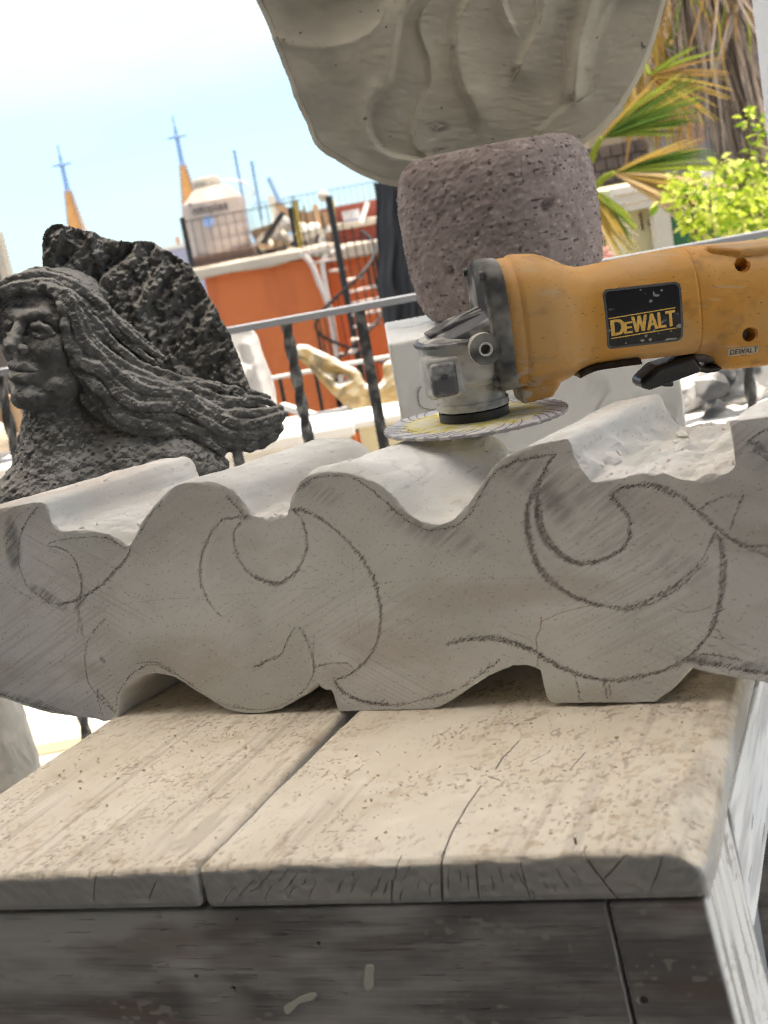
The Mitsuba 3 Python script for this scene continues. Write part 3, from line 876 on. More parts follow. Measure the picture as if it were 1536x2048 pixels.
# ------------------------------------------------------------------ the carved block
TOPL = [(-90, 1036), (-40, 1026), (0, 1019), (40, 1010), (66, 1005), (84, 1004), (91, 1008), (97, 1024), (102, 1043), (114, 1058), (127, 1063), (150, 1060), (183, 1061), (203, 1066), (216, 1068), (228, 1074), (242, 1084), (251, 1091), (258, 1090),
        (264, 1084), (284, 1043), (302, 1018), (320, 997), (336, 982), (355, 969), (375, 965), (396, 964), (420, 965), (447, 971), (463, 980), (477, 992), (490, 1010), (503, 1030), (518, 1035), (524, 1033), (533, 1038), (541, 1032), (545, 1036), (554, 1033), (560, 1029), (566, 1032),
        (574, 1030), (576, 1020), (579, 1013), (581, 1000), (586, 985), (593, 971), (603, 960), (616, 952), (630, 947), (655, 943), (680, 943), (708, 949), (736, 959), (755, 966), (780, 985), (798, 1008), (819, 1029), (846, 1045), (868, 1050), (881, 1049), (897, 1043),
        (910, 1036), (938, 1006), (960, 974), (979, 942), (1001, 920), (1022, 907), (1047, 897), (1070, 890), (1092, 885), (1115, 880), (1136, 878), (1143, 893), (1148, 915), (1155, 928), (1166, 940), (1175, 954), (1184, 964), (1200, 963), (1217, 960), (1240, 957), (1260, 951), (1282, 945), (1300, 947),
        (1313, 949), (1325, 944), (1343, 950), (1361, 958), (1376, 960), (1390, 960), (1403, 953), (1416, 949), (1434, 950), (1452, 947), (1462, 941), (1470, 929), (1467, 900), (1463, 871), (1458, 846), (1464, 842), (1500, 838), (1536, 832), (1600, 822), (1700, 806)]
BOTL = [(1720, 1404), (1640, 1404), (1600, 1380), (1536, 1367), (1488, 1359), (1434, 1349), (1410, 1344), (1383, 1336), (1371, 1348), (1358, 1363), (1335, 1385), (1311, 1404), (1253, 1406), (1159, 1406), (1110, 1407), (1100, 1404), (1094, 1396), (1088, 1377), (1084, 1358), (1081, 1341), (1069, 1334), (1052, 1330), (1038, 1332), (1025, 1331), (1010, 1338),
        (990, 1345), (969, 1357), (950, 1370), (928, 1384), (905, 1400), (880, 1414), (862, 1419), (810, 1420), (755, 1421), (700, 1423), (678, 1424), (674, 1418), (671, 1403), (667, 1390), (662, 1380), (652, 1381), (641, 1375), (636, 1366), (630, 1372), (610, 1388), (585, 1404), (559, 1419),
        (530, 1425), (503, 1427), (480, 1425), (457, 1420), (445, 1413), (432, 1406), (410, 1392), (386, 1378), (368, 1365), (350, 1355), (336, 1351), (325, 1349), (312, 1347), (300, 1348), (284, 1353), (269, 1361), (258, 1369), (249, 1378), (243, 1390), (239, 1404), (237, 1420), (236, 1434), (230, 1440), (208, 1443), (193, 1438), (150, 1433), (102, 1427), (50, 1412), (0, 1394), (-50, 1374), (-90, 1366)]


def bp(x, y):
    d = onplane(x, y, PK, KB) - PK
    return np.array([d @ KA, d @ NB])


SMUDGE = []                             # rubbed charcoal: place, tilt, size and strength
for (x, y, deg, ra, rb, k_) in ((25, 1090, 80, 75, 26, 0.75), (95, 1195, -30, 70, 18, 0.7), (165, 1195, 40, 46, 12, 0.9), (160, 1240, 85, 60, 7, 0.55), (245, 1065, 20, 60, 22, 0.35), (1080, 960, -35, 110, 40, 0.40), (1110, 1010, -60, 60, 28, 0.45), (1290, 1110, -25, 160, 40, 0.30), (1240, 1010, -30, 120, 50, 0.25), (870, 1060, -25, 130, 34, 0.35), (640, 985, -25, 60, 24, 0.45), (1500, 900, -30, 60, 40, 0.35), (60, 1405, -15, 110, 14, 0.6), (205, 1320, -40, 12, 7, 0.9), (1440, 1325, -8, 90, 10, 0.6)):
    q = bp(x, y)
    SMUDGE.append((float(q[0]), float(q[1]), math.cos(math.radians(deg)), math.sin(math.radians(deg)), ra * 0.00030, rb * 0.00032, min(1.0, 1.35 * k_)))
outl = np.array([bp(*p) for p in TOPL + BOTL])
ntop = len(TOPL)
topc = resample(outl[:ntop], 0.0008)
botc = resample(outl[ntop:], 0.0008)
ring = np.vstack([topc, botc])
j_ = (meshkit.fbm(np.c_[ring * 420, np.zeros(len(ring))], 3, seed=4) - 0.5) * 0.0008
tang = np.roll(ring, -1, 0) - np.roll(ring, 1, 0)
nrm = np.c_[-tang[:, 1], tang[:, 0]] / np.linalg.norm(tang, axis=1, keepdims=True)   # outward (the ring runs clockwise)
front = ring + nrm * j_[:, None]
soft = np.stack([gaussian_filter1d(ring[:, k], 1.5, mode='wrap') for k in (0, 1)], 1)
softer = np.stack([gaussian_filter1d(ring[:, k], 4.5, mode='wrap') for k in (0, 1)], 1)
istop = np.arange(len(ring)) < len(topc)
floorz = ring[:, 1] < 0.004
Ls = np.r_[0, 0.0006, np.linspace(0.002, 0.03, 12), np.linspace(0.034, 0.142, 30), 0.1435]
arc = np.r_[0, np.cumsum(np.linalg.norm(np.diff(ring, axis=0), axis=1))]
rough_floor = np.zeros(len(ring))
for (x0, x1, amp) in ((100, 262, 1.0), (505, 576, 0.5), (1166, 1462, 1.6)):
    a0, a1 = bp(x0, 1000)[0], bp(x1, 950)[0]
    rough_floor = np.maximum(rough_floor, amp * ((ring[:, 0] > a0) & (ring[:, 0] < a1) & istop))
rough_floor = gaussian_filter1d(rough_floor, 4)
rings = []
for L in Ls:
    w = np.clip(L / 0.010, 0, 1)
    q = front * (1 - w) + (soft * (1 - min(1, L / 0.08)) + softer * min(1, L / 0.08)) * w
    nn = meshkit.fbm(np.c_[arc * 90, np.full(len(arc), L * 60), np.zeros(len(arc))], 4, seed=12) - 0.5
    gouge = meshkit.fbm(np.c_[ring[:, 0] * 130, np.full(len(arc), L * 55), np.zeros(len(arc))], 4, seed=40) - 0.5
    wave = meshkit.fbm(np.c_[arc * 22, np.full(len(arc), L * 16), np.zeros(len(arc))], 2, seed=30) - 0.5
    facet = np.abs(meshkit.noise(np.c_[arc * 70, np.full(len(arc), L * 9), np.zeros(len(arc))], seed=77) - 0.5)
    disp = w * (nn * 0.0018 + wave * 0.0036 + facet * 0.0030 + gouge * 0.0055 * rough_floor) * np.where(istop, 1, 0.6)
    disp = np.where(floorz & ~istop, np.minimum(disp * 0.2, 0), disp)
    q = q + nrm * disp[:, None]
    if L == 0:
        q = q - nrm * (0.0003 + 0.0020 * np.clip(meshkit.fbm(np.c_[arc * 160, np.zeros(len(arc)), np.zeros(len(arc))], 3, seed=61) - 0.52, 0, 1) * 5 * istop)[:, None]
    if L > 0.142:
        q = q - nrm * 0.0008
    q = q.copy()
    q[:, 1] = np.where(~istop, np.maximum(q[:, 1], np.minimum(ring[:, 1], 0.0) * (1 - w) - 0.0012 * (1 - w) + 0.0002), q[:, 1])
    rings.append(np.c_[q[:, 0], np.full(len(q), L), q[:, 1]])
rings = np.array(rings)
n_r, k_r, _ = rings.shape
side = loft(rings, close=False)
_, tri = trimesh.creation.triangulate_polygon(sg.Polygon(rings[0][:, [0, 2]]), engine='earcut')
capv = np.asarray(trimesh.creation.triangulate_polygon(sg.Polygon(rings[0][:, [0, 2]]), engine='earcut')[0])
from scipy.spatial import cKDTree
tri = cKDTree(rings[0][:, [0, 2]]).query(capv)[1][np.asarray(tri)]
fa = side.faces
_a = np.cross(side.vertices[fa[:, 1]] - side.vertices[fa[:, 0]], side.vertices[fa[:, 2]] - side.vertices[fa[:, 0]])
if (_a * np.c_[nrm[fa[:, 0] % k_r][:, 0], np.zeros(len(fa)), nrm[fa[:, 0] % k_r][:, 1]]).sum() < 0:
    fa = fa[:, ::-1]
fr = rings[0][tri]
frn = np.cross(fr[:, 1] - fr[:, 0], fr[:, 2] - fr[:, 0])[:, 1]
front_f = np.where((frn > 0)[:, None], tri[:, ::-1], tri)
back_f = front_f[:, ::-1] + (n_r - 1) * k_r
block = tm(rings.reshape(-1, 3), np.vstack([fa, front_f, back_f]))
BLOCK = thing('carved_block', 'white stone block cut in waves along the top with pencilled scrolls on its grey front', 'stone block')
put('block_body', block, 'stone_white', BLOCK, 28, M=MK)

chips = []
topline = rings[:, istop]
for i in range(420):
    a, L_ = rng.integers(len(topc)), rng.integers(3, len(Ls) - 3)
    if not (rough_floor[a] > 0.2 or rng.random() < 0.12):
        continue
    c = topline[L_, a]
    if rings[L_, a][2] < 0.06:
        continue
    r = rng.gamma(2.0, 0.00028) + 0.00025
    chips.append(tm(ico.vertices * rng.uniform(0.5, 1.3, (12, 3)) * r + c + [0, 0, r * 0.25], ico.faces))
mat('chip', (0.66, 0.64, 0.60), 0.9)
single('stone_chips', cat(chips), 'chip', 'small white stone chips lying in the cut hollows of the carved block', 'chips', kind='stuff', M=MK)

z8 = lambda l: [(x / 1.9692, 840 + y / 1.9692) for x, y in l]
z5 = lambda l: [(500 + x / 2.1943, 760 + y / 2.1943) for x, y in l]
z7 = lambda l: [(1000 + x / 2.7668, 680 + y / 2.7668) for x, y in l]
LINES = [  # (points, weight)
    (z8([(150, 345), (100, 410), (75, 480), (75, 570), (100, 640), (160, 695), (230, 725), (300, 712), (320, 680), (318, 620), (300, 560), (270, 520), (225, 500), (185, 495)]), 0.8),
    (z8([(120, 345), (70, 380), (40, 440), (25, 520)]), 0.5),
    (z8([(185, 490), (260, 468), (350, 460), (420, 465), (470, 490), (495, 510)]), 0.8),
    (z8([(518, 490), (500, 540), (440, 610), (380, 665), (320, 700), (240, 728)]), 1.0),
    (z8([(512, 505), (560, 430), (610, 352), (640, 320)]), 0.7),
    (z8([(410, 785), (370, 830), (345, 880), (335, 950), (345, 1020), (380, 1080), (430, 1130), (465, 1165)]), 0.8),
    (z8([(315, 700), (312, 780), (300, 870)]), 0.45),
    (z8([(385, 1060), (390, 1110), (405, 1165)]), 0.7), (z8([(400, 1085), (440, 1130), (468, 1160)]), 0.9),
    (z8([(465, 1160), (460, 1100), (490, 1040), (540, 985), (600, 962), (660, 985), (740, 1030), (820, 1090), (920, 1130), (1040, 1140), (1140, 1110), (1200, 1060), (1235, 990), (1230, 930), (1210, 870), (1175, 815)]), 0.9),
    (z8([(540, 960), (600, 952), (680, 990), (760, 1050)]), 0.6),
    (z8([(1165, 815), (1130, 870), (1110, 920), (1060, 945), (1000, 975)]), 1.0),
    (z8([(990, 382), (900, 387), (850, 420), (810, 490), (790, 560), (792, 640), (820, 710), (875, 775)]), 0.8),
    (z8([(890, 300), (930, 340), (975, 385)]), 0.9),
    (z8([(985, 385), (940, 412), (920, 460), (930, 520), (960, 580), (1020, 625), (1090, 640), (1150, 612), (1190, 560), (1212, 480), (1200, 420), (1150, 350)]), 0.9),
    (z8([(1000, 615), (1050, 637), (1090, 645), (1130, 632)]), 0.9),
    (z8([(1150, 350), (1230, 370), (1320, 430), (1390, 500), (1450, 580), (1485, 660), (1500, 750), (1495, 830), (1470, 910), (1420, 970), (1320, 1025)]), 1.0),
    (z8([(1320, 1022), (1345, 1065), (1420, 1105), (1530, 1118)]), 1.0),
    (z5([(385, 1345), (450, 1388), (550, 1420), (650, 1425), (760, 1402), (900, 1360), (1000, 1300), (1100, 1225)]), 0.8),
    (z8([(1240, 975), (1290, 960), (1360, 955), (1390, 975)]), 0.8),
    (z8([(1238, 850), (1236, 920), (1240, 1000)]), 0.4),
    (z5([(180, 545), (195, 500), (240, 455), (310, 425), (420, 420), (520, 470), (600, 540), (700, 622), (800, 660), (900, 642), (980, 565), (1030, 470), (1090, 395), (1200, 352), (1340, 325)]), 0.7),
    (z5([(1340, 325), (1290, 400), (1250, 480), (1220, 560), (1215, 650), (1235, 740), (1280, 850), (1340, 900), (1420, 950), (1536, 985)]), 1.0),
    (z5([(1330, 335), (1285, 420), (1262, 500), (1260, 600), (1280, 680), (1340, 750), (1430, 800), (1536, 795)]), 1.1),
    (z5([(1110, 385), (1180, 350), (1270, 335)]), 0.8),
    (z5([(870, 1165), (950, 1135), (1050, 1125), (1150, 1150), (1250, 1190), (1350, 1250), (1450, 1290), (1536, 1310)]), 1.1),
    (z5([(960, 1145), (1050, 1138), (1140, 1158), (1230, 1190)]), 0.9),
    (z7([(620, 855), (700, 812), (800, 800), (900, 825), (1000, 870), (1100, 950), (1200, 1040), (1300, 1110), (1400, 1140), (1500, 1135)]), 1.0),
    (z7([(1230, 1070), (1310, 1125), (1400, 1165), (1490, 1190)]), 0.8),
    (z7([(615, 858), (670, 920), (715, 980), (720, 1060), (690, 1140), (600, 1200), (450, 1245), (350, 1200), (260, 1110), (220, 1030), (212, 900)]), 1.0),
    (z7([(230, 900), (235, 1020), (290, 1120), (370, 1195), (450, 1235)]), 0.8),
    (z7([(160, 900), (150, 1000), (170, 1130), (220, 1250), (320, 1350), (420, 1420), (560, 1465), (680, 1480), (820, 1440), (950, 1370), (1050, 1290), (1130, 1190), (1185, 1070)]), 0.9),
    (z7([(690, 1495), (830, 1460), (960, 1390), (1080, 1290), (1150, 1200)]), 0.7),
    (z7([(1190, 1070), (1228, 1130), (1242, 1230), (1235, 1350), (1210, 1480), (1170, 1600), (1110, 1690), (1020, 1770), (900, 1830), (780, 1862), (640, 1887), (500, 1870), (380, 1835), (260, 1770), (160, 1705), (0, 1652)]), 1.0),
    (z7([(1215, 1130), (1225, 1250), (1215, 1380)]), 0.6),
    (z7([(1110, 935), (1180, 890), (1290, 857)]), 0.8), (z7([(1350, 857), (1310, 950), (1270, 1055)]), 0.8), (z7([(1290, 870), (1350, 858)]), 0.3),
    (z7([(420, 1850), (430, 1920), (445, 2000)]), 0.7), (z7([(572, 1875), (585, 1940), (600, 1998)]), 0.8), (z7([(600, 1880), (610, 1940), (618, 1998)]), 0.6),
    (z7([(1385, 560), (1430, 520), (1490, 485)]), 0.9), (z7([(1385, 565), (1430, 590), (1490, 640)]), 1.1), (z7([(1400, 600), (1450, 640), (1495, 670)]), 0.8),
    (z7([(1030, 1765), (1150, 1785), (1300, 1815), (1490, 1845)]), 1.1), (z7([(1060, 1735), (1200, 1745), (1340, 1770)]), 0.7),
    (z7([(1160, 1600), (1210, 1610), (1232, 1648), (1150, 1642)]), 0.6),
    (z8([(0, 1078), (100, 1112), (200, 1140), (310, 1168)]), 1.1), (z8([(150, 1100), (230, 1140), (300, 1160)]), 0.6),
    (z8([(30, 640), (100, 690), (180, 730), (250, 780)]), 0.4),
]


def sliver(a, b, w):
    t = nz(b - a)
    s = np.array([-t[1], t[0]]) * w / 2
    return np.array([a - s * 0.5, (a + b) / 2 - s, b - s * 0.4, b + s * 0.4, (a + b) / 2 + s, a + s * 0.5])


block_poly = sg.Polygon(front).buffer(-0.0012)
shapely.prepare(block_poly)


def draw(name, quads, m, off):
    """thin slivers of graphite lying on the face"""
    quads = [q for q in quads if shapely.contains_xy(block_poly, q[:, 0], q[:, 1]).all()]
    if not quads:
        return
    v = np.vstack([np.c_[q[:, 0], np.full(6, -off), q[:, 1]] for q in quads])
    f = np.vstack([np.array([[0, 1, 4], [0, 4, 5], [1, 2, 3], [1, 3, 4]]) + 6 * i for i in range(len(quads))])
    put(name, tm(v, f), m, BLOCK, False, M=MK)


PXM = 0.00026
for li, (pts, wt) in enumerate(LINES):
    P = smooth_poly([bp(*p) for p in pts], max(8, int(sum(math.dist(a, b) for a, b in zip(pts, pts[1:])) / 2.6)))
    dark, pale = [], []
    run = meshkit.noise(np.c_[np.arange(len(P)) * 0.05, np.full(len(P), li * 3.1), np.zeros(len(P))], seed=2)
    for i in range(len(P) - 1):
        for rep in range(2):
            if rng.random() < 0.30 + 0.55 * run[i] + 0.25 * (wt > 0.9):
                ang = math.radians(33 + 9 * rng.normal())
                L = PXM * (4 + 8 * run[i] * wt + 4 * rng.random()) * wt * 0.9
                d = np.array([math.cos(ang), math.sin(ang)]) * L / 2
                c = P[i] + rng.normal(size=2) * PXM * (1.2 + 2.3 * run[i]) * wt * 0.9
                (dark if rng.random() < 0.45 else pale).append(sliver(c - d, c + d, PXM * rng.uniform(0.8, 1.7)))
        if rng.random() < 0.80 and wt > 0.5:
            o = rng.normal(size=2) * PXM * 0.7
            dark.append(sliver(P[i] + o, P[min(i + 1, len(P) - 1)] + o + 1e-7, PXM * rng.uniform(0.9, 2.0) * min(1, wt)))
    draw('pencil_line', dark, 'graphite', 0.00024)
    draw('pencil_shade', pale, 'graphite_light', 0.00018)
# dotted setting-out lines
for pts in (z8([(355, 740), (620, 708), (900, 690), (1250, 660)]), z8([(370, 575), (400, 680), (430, 830), (450, 960)]), z8([(1390, 540), (1395, 680), (1420, 850), (1432, 930)]), z5([(560, 890), (800, 870), (1050, 872), (1280, 865)]), z7([(920, 1240), (935, 1350)]), z7([(960, 1480), (985, 1600), (1000, 1720)])):
    P = resample(np.array([bp(*p) for p in pts]), PXM * 7)
    draw('dotted_line', [sliver(a, a + (b - a) * rng.uniform(0.3, 0.8), PXM * 1.2) for a, b in zip(P, P[1:]) if rng.random() < 0.75], 'graphite_light', 0.00018)
for pts, w in ((z5([(1100, 1070), (1150, 1110), (1210, 1130), (1250, 1160)]), 1.3), (z5([(1280, 1040), (1275, 1090), (1255, 1140), (1262, 1200), (1258, 1260)]), 3.0), (z5([(1536, 985), (1400, 1010), (1320, 1040), (1280, 1060)]), 2.0), (z7([(960, 1480), (1040, 1505), (1130, 1490), (1180, 1460)]), 2.0)):
    P = smooth_poly([bp(*p) for p in pts], 40) + rng.normal(size=(40, 2)) * PXM * 0.5
    draw('vein', [sliver(a, b, PXM * w * rng.uniform(0.6, 1.3)) for a, b in zip(P, P[1:])], 'stone_vein', 0.00012)

# ------------------------------------------------------------------ the angle grinder
GR = thing('angle_grinder', 'worn yellow angle grinder resting on the block with its cutting disc down', 'angle grinder')
GXS = np.array([62, 75, 97, 100, 103, 110, 150, 185, 215, 245, 300, 380, 437, 444, 447, 450, 470, 484, 494, 520, 600, 640, 760, 900, 930, 942.])
GHI = np.array([288, 303, 305.5, 304, 307.5, 309, 305, 291, 273, 265, 267, 271, 272, 272, 270, 272, 271, 269, 267, 264, 260, 258, 246, 236, 215, 190.])
GLO = np.array([66, 55, 50, 51.5, 47.5, 46, 44, 51, 63, 69, 68, 64, 61, 61, 63, 60, 56, 44, 24, 17, 13, 12, 15, 25, 45, 80.])
GRY = np.array([100, 113, 117, 115.5, 118.5, 120, 118, 110, 100, 95, 96, 97, 99, 99, 97, 99, 100, 100, 101, 102, 100, 99, 92, 86, 70, 45.])
hi_, lo_, ry_ = (PchipInterpolator(GXS, a) for a in (GHI, GLO, GRY))
PEX = 2.5


def gsect(x, n=112, grow=0.0):
    a = np.arange(n) * 2 * np.pi / n
    zc, rz, ry = (hi_(x) + lo_(x)) / 2, (hi_(x) - lo_(x)) / 2 + grow, ry_(x) + grow
    c, s = np.cos(a), np.sin(a)
    return np.stack([np.full(n, float(x)), -ry * np.sign(c) * np.abs(c) ** (2 / PEX), zc + rz * np.sign(s) * np.abs(s) ** (2 / PEX)], 1)


def gfront(x, z):
    """the near side of the housing"""
    zc, rz, ry = (hi_(x) + lo_(x)) / 2, (hi_(x) - lo_(x)) / 2, ry_(x)
    t = np.clip(np.abs((z - zc) / rz), 0, 0.999)
    return -ry * (1 - t ** PEX) ** (1 / PEX)


xs = np.unique(np.r_[np.linspace(62, 440, 60), np.linspace(442, 452, 11), np.linspace(455, 942, 70)])
bodym = t2m(loft(np.array([gsect(x) for x in xs])))
if bodym.volume() < 0:
    t = m2t(bodym)
    bodym = t2m(tm(t.vertices, t.faces[:, ::-1]))


def ycyl(x, z, r, y0, y1, seg=32, r1=None):
    return m3.Manifold.cylinder(abs(y1 - y0), r, r if r1 is None else r1, seg).rotate([90, 0, 0]).translate([x, max(y0, y1), z])


def gloc(px, py):
    dx, dy = px - GX, py - GY
    return dx * 0.9877 - dy * 0.1564, -dx * 0.1564 - dy * 0.9877


for (px, py) in ((1450, 531), (1468, 664)):
    x, z = gloc(px, py)
    yf = float(gfront(x, z))
    bodym = bodym - ycyl(x, z, 13.5, yf - 20, yf + 42) - ycyl(x, z, 17, yf - 16, yf + 3.5, r1=13)
# raised rails on the top for the switch lock, shallow groove for the label
x, z = gloc(1500, 500)
bodym = bodym + hull_spheres([((492, s * 48, 258), 10) for s in (-1, 1)] + [((545, s * 66, 247), 10) for s in (-1, 1)] + [((900, s * 60, 232), 10) for s in (-1, 1)] + [((492, s * 40, 225), 10) for s in (-1, 1)])
bodym = bodym + hull_spheres([((100, s * 36, 44), 12) for s in (-1, 1)] + [((158, s * 36, 52), 14) for s in (-1, 1)] + [((98, s * 36, 28), 8) for s in (-1, 1)] + [((150, s * 32, 33), 9) for s in (-1, 1)])
put('housing', m2t(bodym), 'yellow_plastic', GR, 38, M=MG, label='scuffed yellow motor housing of the grinder')
for (px, py) in ((1450, 531), (1468, 664)):
    x, z = gloc(px, py)
    yf = float(gfront(x, z))
    put('screw', ycyl(x, z, 8, yf + 30, yf + 41, 16), 'dark_metal', GR, 30, M=MG)


def patch(poly, off, depth=0.9):
    """a thin sheet that follows the near side of the housing; poly in grinder (x, z)"""
    m = extrude(poly, depth)
    v, f = trimesh.remesh.subdivide_to_size(m.vertices, m.faces, 7.0, max_iter=12)
    y = gfront(v[:, 0], v[:, 1]) - off - v[:, 2]
    return tm(np.c_[v[:, 0], y, v[:, 1]], np.asarray(f)[:, ::-1] * 1)


def fixwind(m):
    m = trimesh.Trimesh(m.vertices, m.faces, process=True)
    m.fix_normals()
    return m


lp = [gloc(*p) for p in ((1180, 583), (1321, 567), (1334, 672), (1195, 688))]
lab = sg.Polygon(lp).buffer(-9).buffer(9)
put('label_border', fixwind(patch(sg.Polygon(lp).buffer(-7).buffer(11.5), 0.1)), 'dark_metal', GR, 30, M=MG, label='worn edge round the black label')
put('label', fixwind(patch(lab, 0.9)), 'black_label', GR, 30, M=MG, label='black label with yellow lettering')


def lettering(parts, o, ux, uz, off):
    """text pieces (text, height, x) laid along a baseline in grinder (x, z)"""
    out = []
    for text, h, x0, sx in parts:
        m = meshkit.text_mesh(text, h, 0.8, bold=True)
        v, f = trimesh.remesh.subdivide_to_size(m.vertices * [sx, 1, 1], m.faces, 9.0, max_iter=10)
        px = o[0] + ux[0] * (v[:, 0] + x0) + uz[0] * v[:, 1]
        pz = o[1] + ux[1] * (v[:, 0] + x0) + uz[1] * v[:, 1]
        for k_ in (-0.9, 0.0, 0.9) if h > 15 else (0.0,):
            out.append(tm(np.c_[px + k_, gfront(px + k_, pz) - off - 0.05 * k_ - v[:, 2], pz], f))
    m = cat(out)
    return tm(m.vertices, m.faces)


b0, b1 = np.array(gloc(1193, 666)), np.array(gloc(1322, 645))
ux = nz(b1 - b0)
uz = np.array([-ux[1], ux[0]])
W = np.linalg.norm(b1 - b0)
txt = [('D', 29, 0, 1.05), ('E', 21, 26, 1.05), ('WALT', 29, 44, 0.94)]
tw = meshkit.text_mesh('WALT', 29, 0.8, bold=True).bounds[1][0]
txt[2] = ('WALT', 29, 44, (W - 46) / tw)
lt = lettering(txt, b0, ux, uz, 1.9)
put('lettering', lt, 'label_yellow', GR, False, M=MG, label='yellow lettering on the black label')
for dz, x0, x1 in ((-5.5, 2, W), (33.5, 0, W)):
    q0, q1 = b0 + ux * x0 + uz * dz, b0 + ux * x1 + uz * dz
    put('label_line', fixwind(patch(sg.LineString([q0, q1]).buffer(0.95, cap_style='flat'), 1.9, 0.7)), 'label_yellow', GR, False, M=MG)
s0, s1 = np.array(gloc(1433, 707)), np.array(gloc(1491, 700))
sx_ = nz(s1 - s0)
sz_ = np.array([-sx_[1], sx_[0]])
put('sticker', fixwind(patch(sg.Polygon([s0 - sx_, s1 + sx_, s1 + sz_ * 15 + sx_, s0 + sz_ * 15 - sx_]), 0.3)), 'sticker_grey', GR, False, M=MG, label='small worn grey sticker near the switch')
wd = meshkit.text_mesh('DEWALT', 10, 0.5, bold=True).bounds[1][0]
put('sticker_lettering', lettering([('DEWALT', 10, 2, (np.linalg.norm(s1 - s0) - 3) / wd)], s0 + sz_ * 2.5, sx_, sz_, 1.5), 'rusty_brown', GR, False, M=MG)
# rubber flange between gear case and housing
fl = []
for x, g in ((36, -8), (39, -2), (43, 2), (60, 2), (72, 1), (75, -1)):
    a = np.arange(96) * 2 * np.pi / 96
    c, s = np.cos(a), np.sin(a)
    fl.append(np.stack([np.full(96, x + 0.0), -(118 + g) * np.sign(c) * np.abs(c) ** (2 / 3.4), 181 + (127 + g) * np.sign(s) * np.abs(s) ** (2 / 3.4)], 1))
fl = loft(np.array(fl))
# lower edge sweeps back under the housing
fl.vertices[:, 0] += np.clip((110 - fl.vertices[:, 2]) / 60, 0, 1) ** 2 * 12
put('rubber_flange', fixwind(fl), 'rubber_grey', GR, 40, M=MG, label='grey plate between gear case and housing')
for (y, z) in ((-96, 284), (96, 284), (-100, 78), (100, 78)):
    put('screw', m3.Manifold.cylinder(9, 9, 9, 16).rotate([0, 90, 0]).translate([29, y, z]), 'dark_metal', GR, 30, M=MG)


def zring(r, z, n=40, x0=-1.0, ex=2.0, ry=None):
    a = np.arange(n) * 2 * np.pi / n
    c, s = np.cos(a), np.sin(a)
    return np.stack([x0 + r * np.sign(c) * np.abs(c) ** (2 / ex), (r if ry is None else ry) * np.sign(s) * np.abs(s) ** (2 / ex), np.full(n, z)], 1)


def xring(x, zc, rz, ry, n=40, ex=2.4):
    a = np.arange(n) * 2 * np.pi / n
    c, s = np.cos(a), np.sin(a)
    return np.stack([np.full(n, x), ry * np.sign(c) * np.abs(c) ** (2 / ex), zc + rz * np.sign(s) * np.abs(s) ** (2 / ex)], 1)


head = m3.Manifold.hull_points(np.vstack([zring(90, 84, ex=3), zring(92, 165, ex=3), zring(86, 172, ex=3), zring(70, 74, ex=2.4), xring(37, 138, 60, 100, ex=3)]).astype(np.float32))
lid = m3.Manifold.hull_points(np.vstack([zring(99, 159, ex=3), zring(99, 165, ex=3), zring(94, 169, ex=3)]).astype(np.float32))
topc_ = m3.Manifold.hull_points(np.vstack([zring(84, 168, ex=2.8), [[-70, -28, 178], [-70, 28, 178], [36, -62, 212], [36, 62, 212], [36, -106, 200], [36, 106, 200], [36, -106, 176], [36, 106, 176]]]).astype(np.float32))
neck = m3.Manifold.hull_points(np.vstack([zring(66, 24), zring(68, 30), zring(68, 80)]).astype(np.float32)) + m3.Manifold.hull_points(np.vstack([zring(72, 26), zring(72, 40)]).astype(np.float32))
head = head + neck
cover = lid + topc_
for y in (-58, -30, 0, 30, 58):
    z1 = 256 - abs(y) * 0.12
    cover = cover + hull_spheres([((-70, y * 0.55, 180), 4), ((-20, y * 0.75, 198), 4.5), ((34, y, z1 - 40), 5)], 10)
# spindle-lock surround and boss for the side handle on the near side
x, z = gloc(877, 742)
head = head + hull_spheres([((x + dx, -88, z + dz), 9) for dx in (-24, 24) for dz in (-30, 28)] + [((x + dx, -60, z + dz), 16) for dx in (-24, 24) for dz in (-30, 28)], 12)
xh, zh = gloc(947, 688)
head = head + ycyl(xh, zh, 33, -60, -121, 40, r1=29)
head = head - ycyl(xh, zh, 11, -126, -80, 24)
hm = m2t(head)
put('gear_case', hm, 'cast_metal', GR, 32, M=MG, label='dusty cast metal gear case of the grinder')
put('gear_cover', m2t(cover), 'cast_dark', GR, 32, M=MG, label='dark ribbed cover on top of the gear case')
put('handle_socket', m2t(ycyl(xh, zh, 30, -119, -125, 40) - ycyl(xh, zh, 12.5, -130, -100, 24)), 'rubber_grey', GR, 32, M=MG, label='round socket for the side handle')
put('socket_sleeve', m2t(ycyl(xh, zh, 13.5, -117, -127, 32) - ycyl(xh, zh, 9.5, -140, -90, 24)), 'cast_metal', GR, 32, M=MG)
put('lock_button', m2t(hull_spheres([((x + dx - 3, -100, z + dz), 9) for dx in (-18, 14) for dz in (-29, 19)], 12)), 'cast_dark', GR, 32, M=MG, label='spindle lock button on the gear case')
put('screw', m2t(ycyl(x - 4, z, 6.5, -104, -111.5, 20) - ycyl(x - 4, z, 3.4, -116, -109, 6)), 'dark_metal', GR, 30, M=MG)
put('collar', m2t(m3.Manifold.cylinder(17, 70, 70, 64).translate([-1, 0, 5]) + m3.Manifold.cylinder(8, 62, 66, 64).translate([-1, 0, 20])), 'black_plastic', GR, 30, M=MG, label='black flange holding the disc')
put('vent_strip', fixwind(loft(np.array([[[x, -60, float(lo_(x)) + 8], [x, -70, float(lo_(x)) - 2.5], [x, 70, float(lo_(x)) - 2.5], [x, 60, float(lo_(x)) + 8]] for x in np.linspace(205, 330, 9)]))), 'black_plastic', GR, 30, M=MG, label='dark strip under the housing')
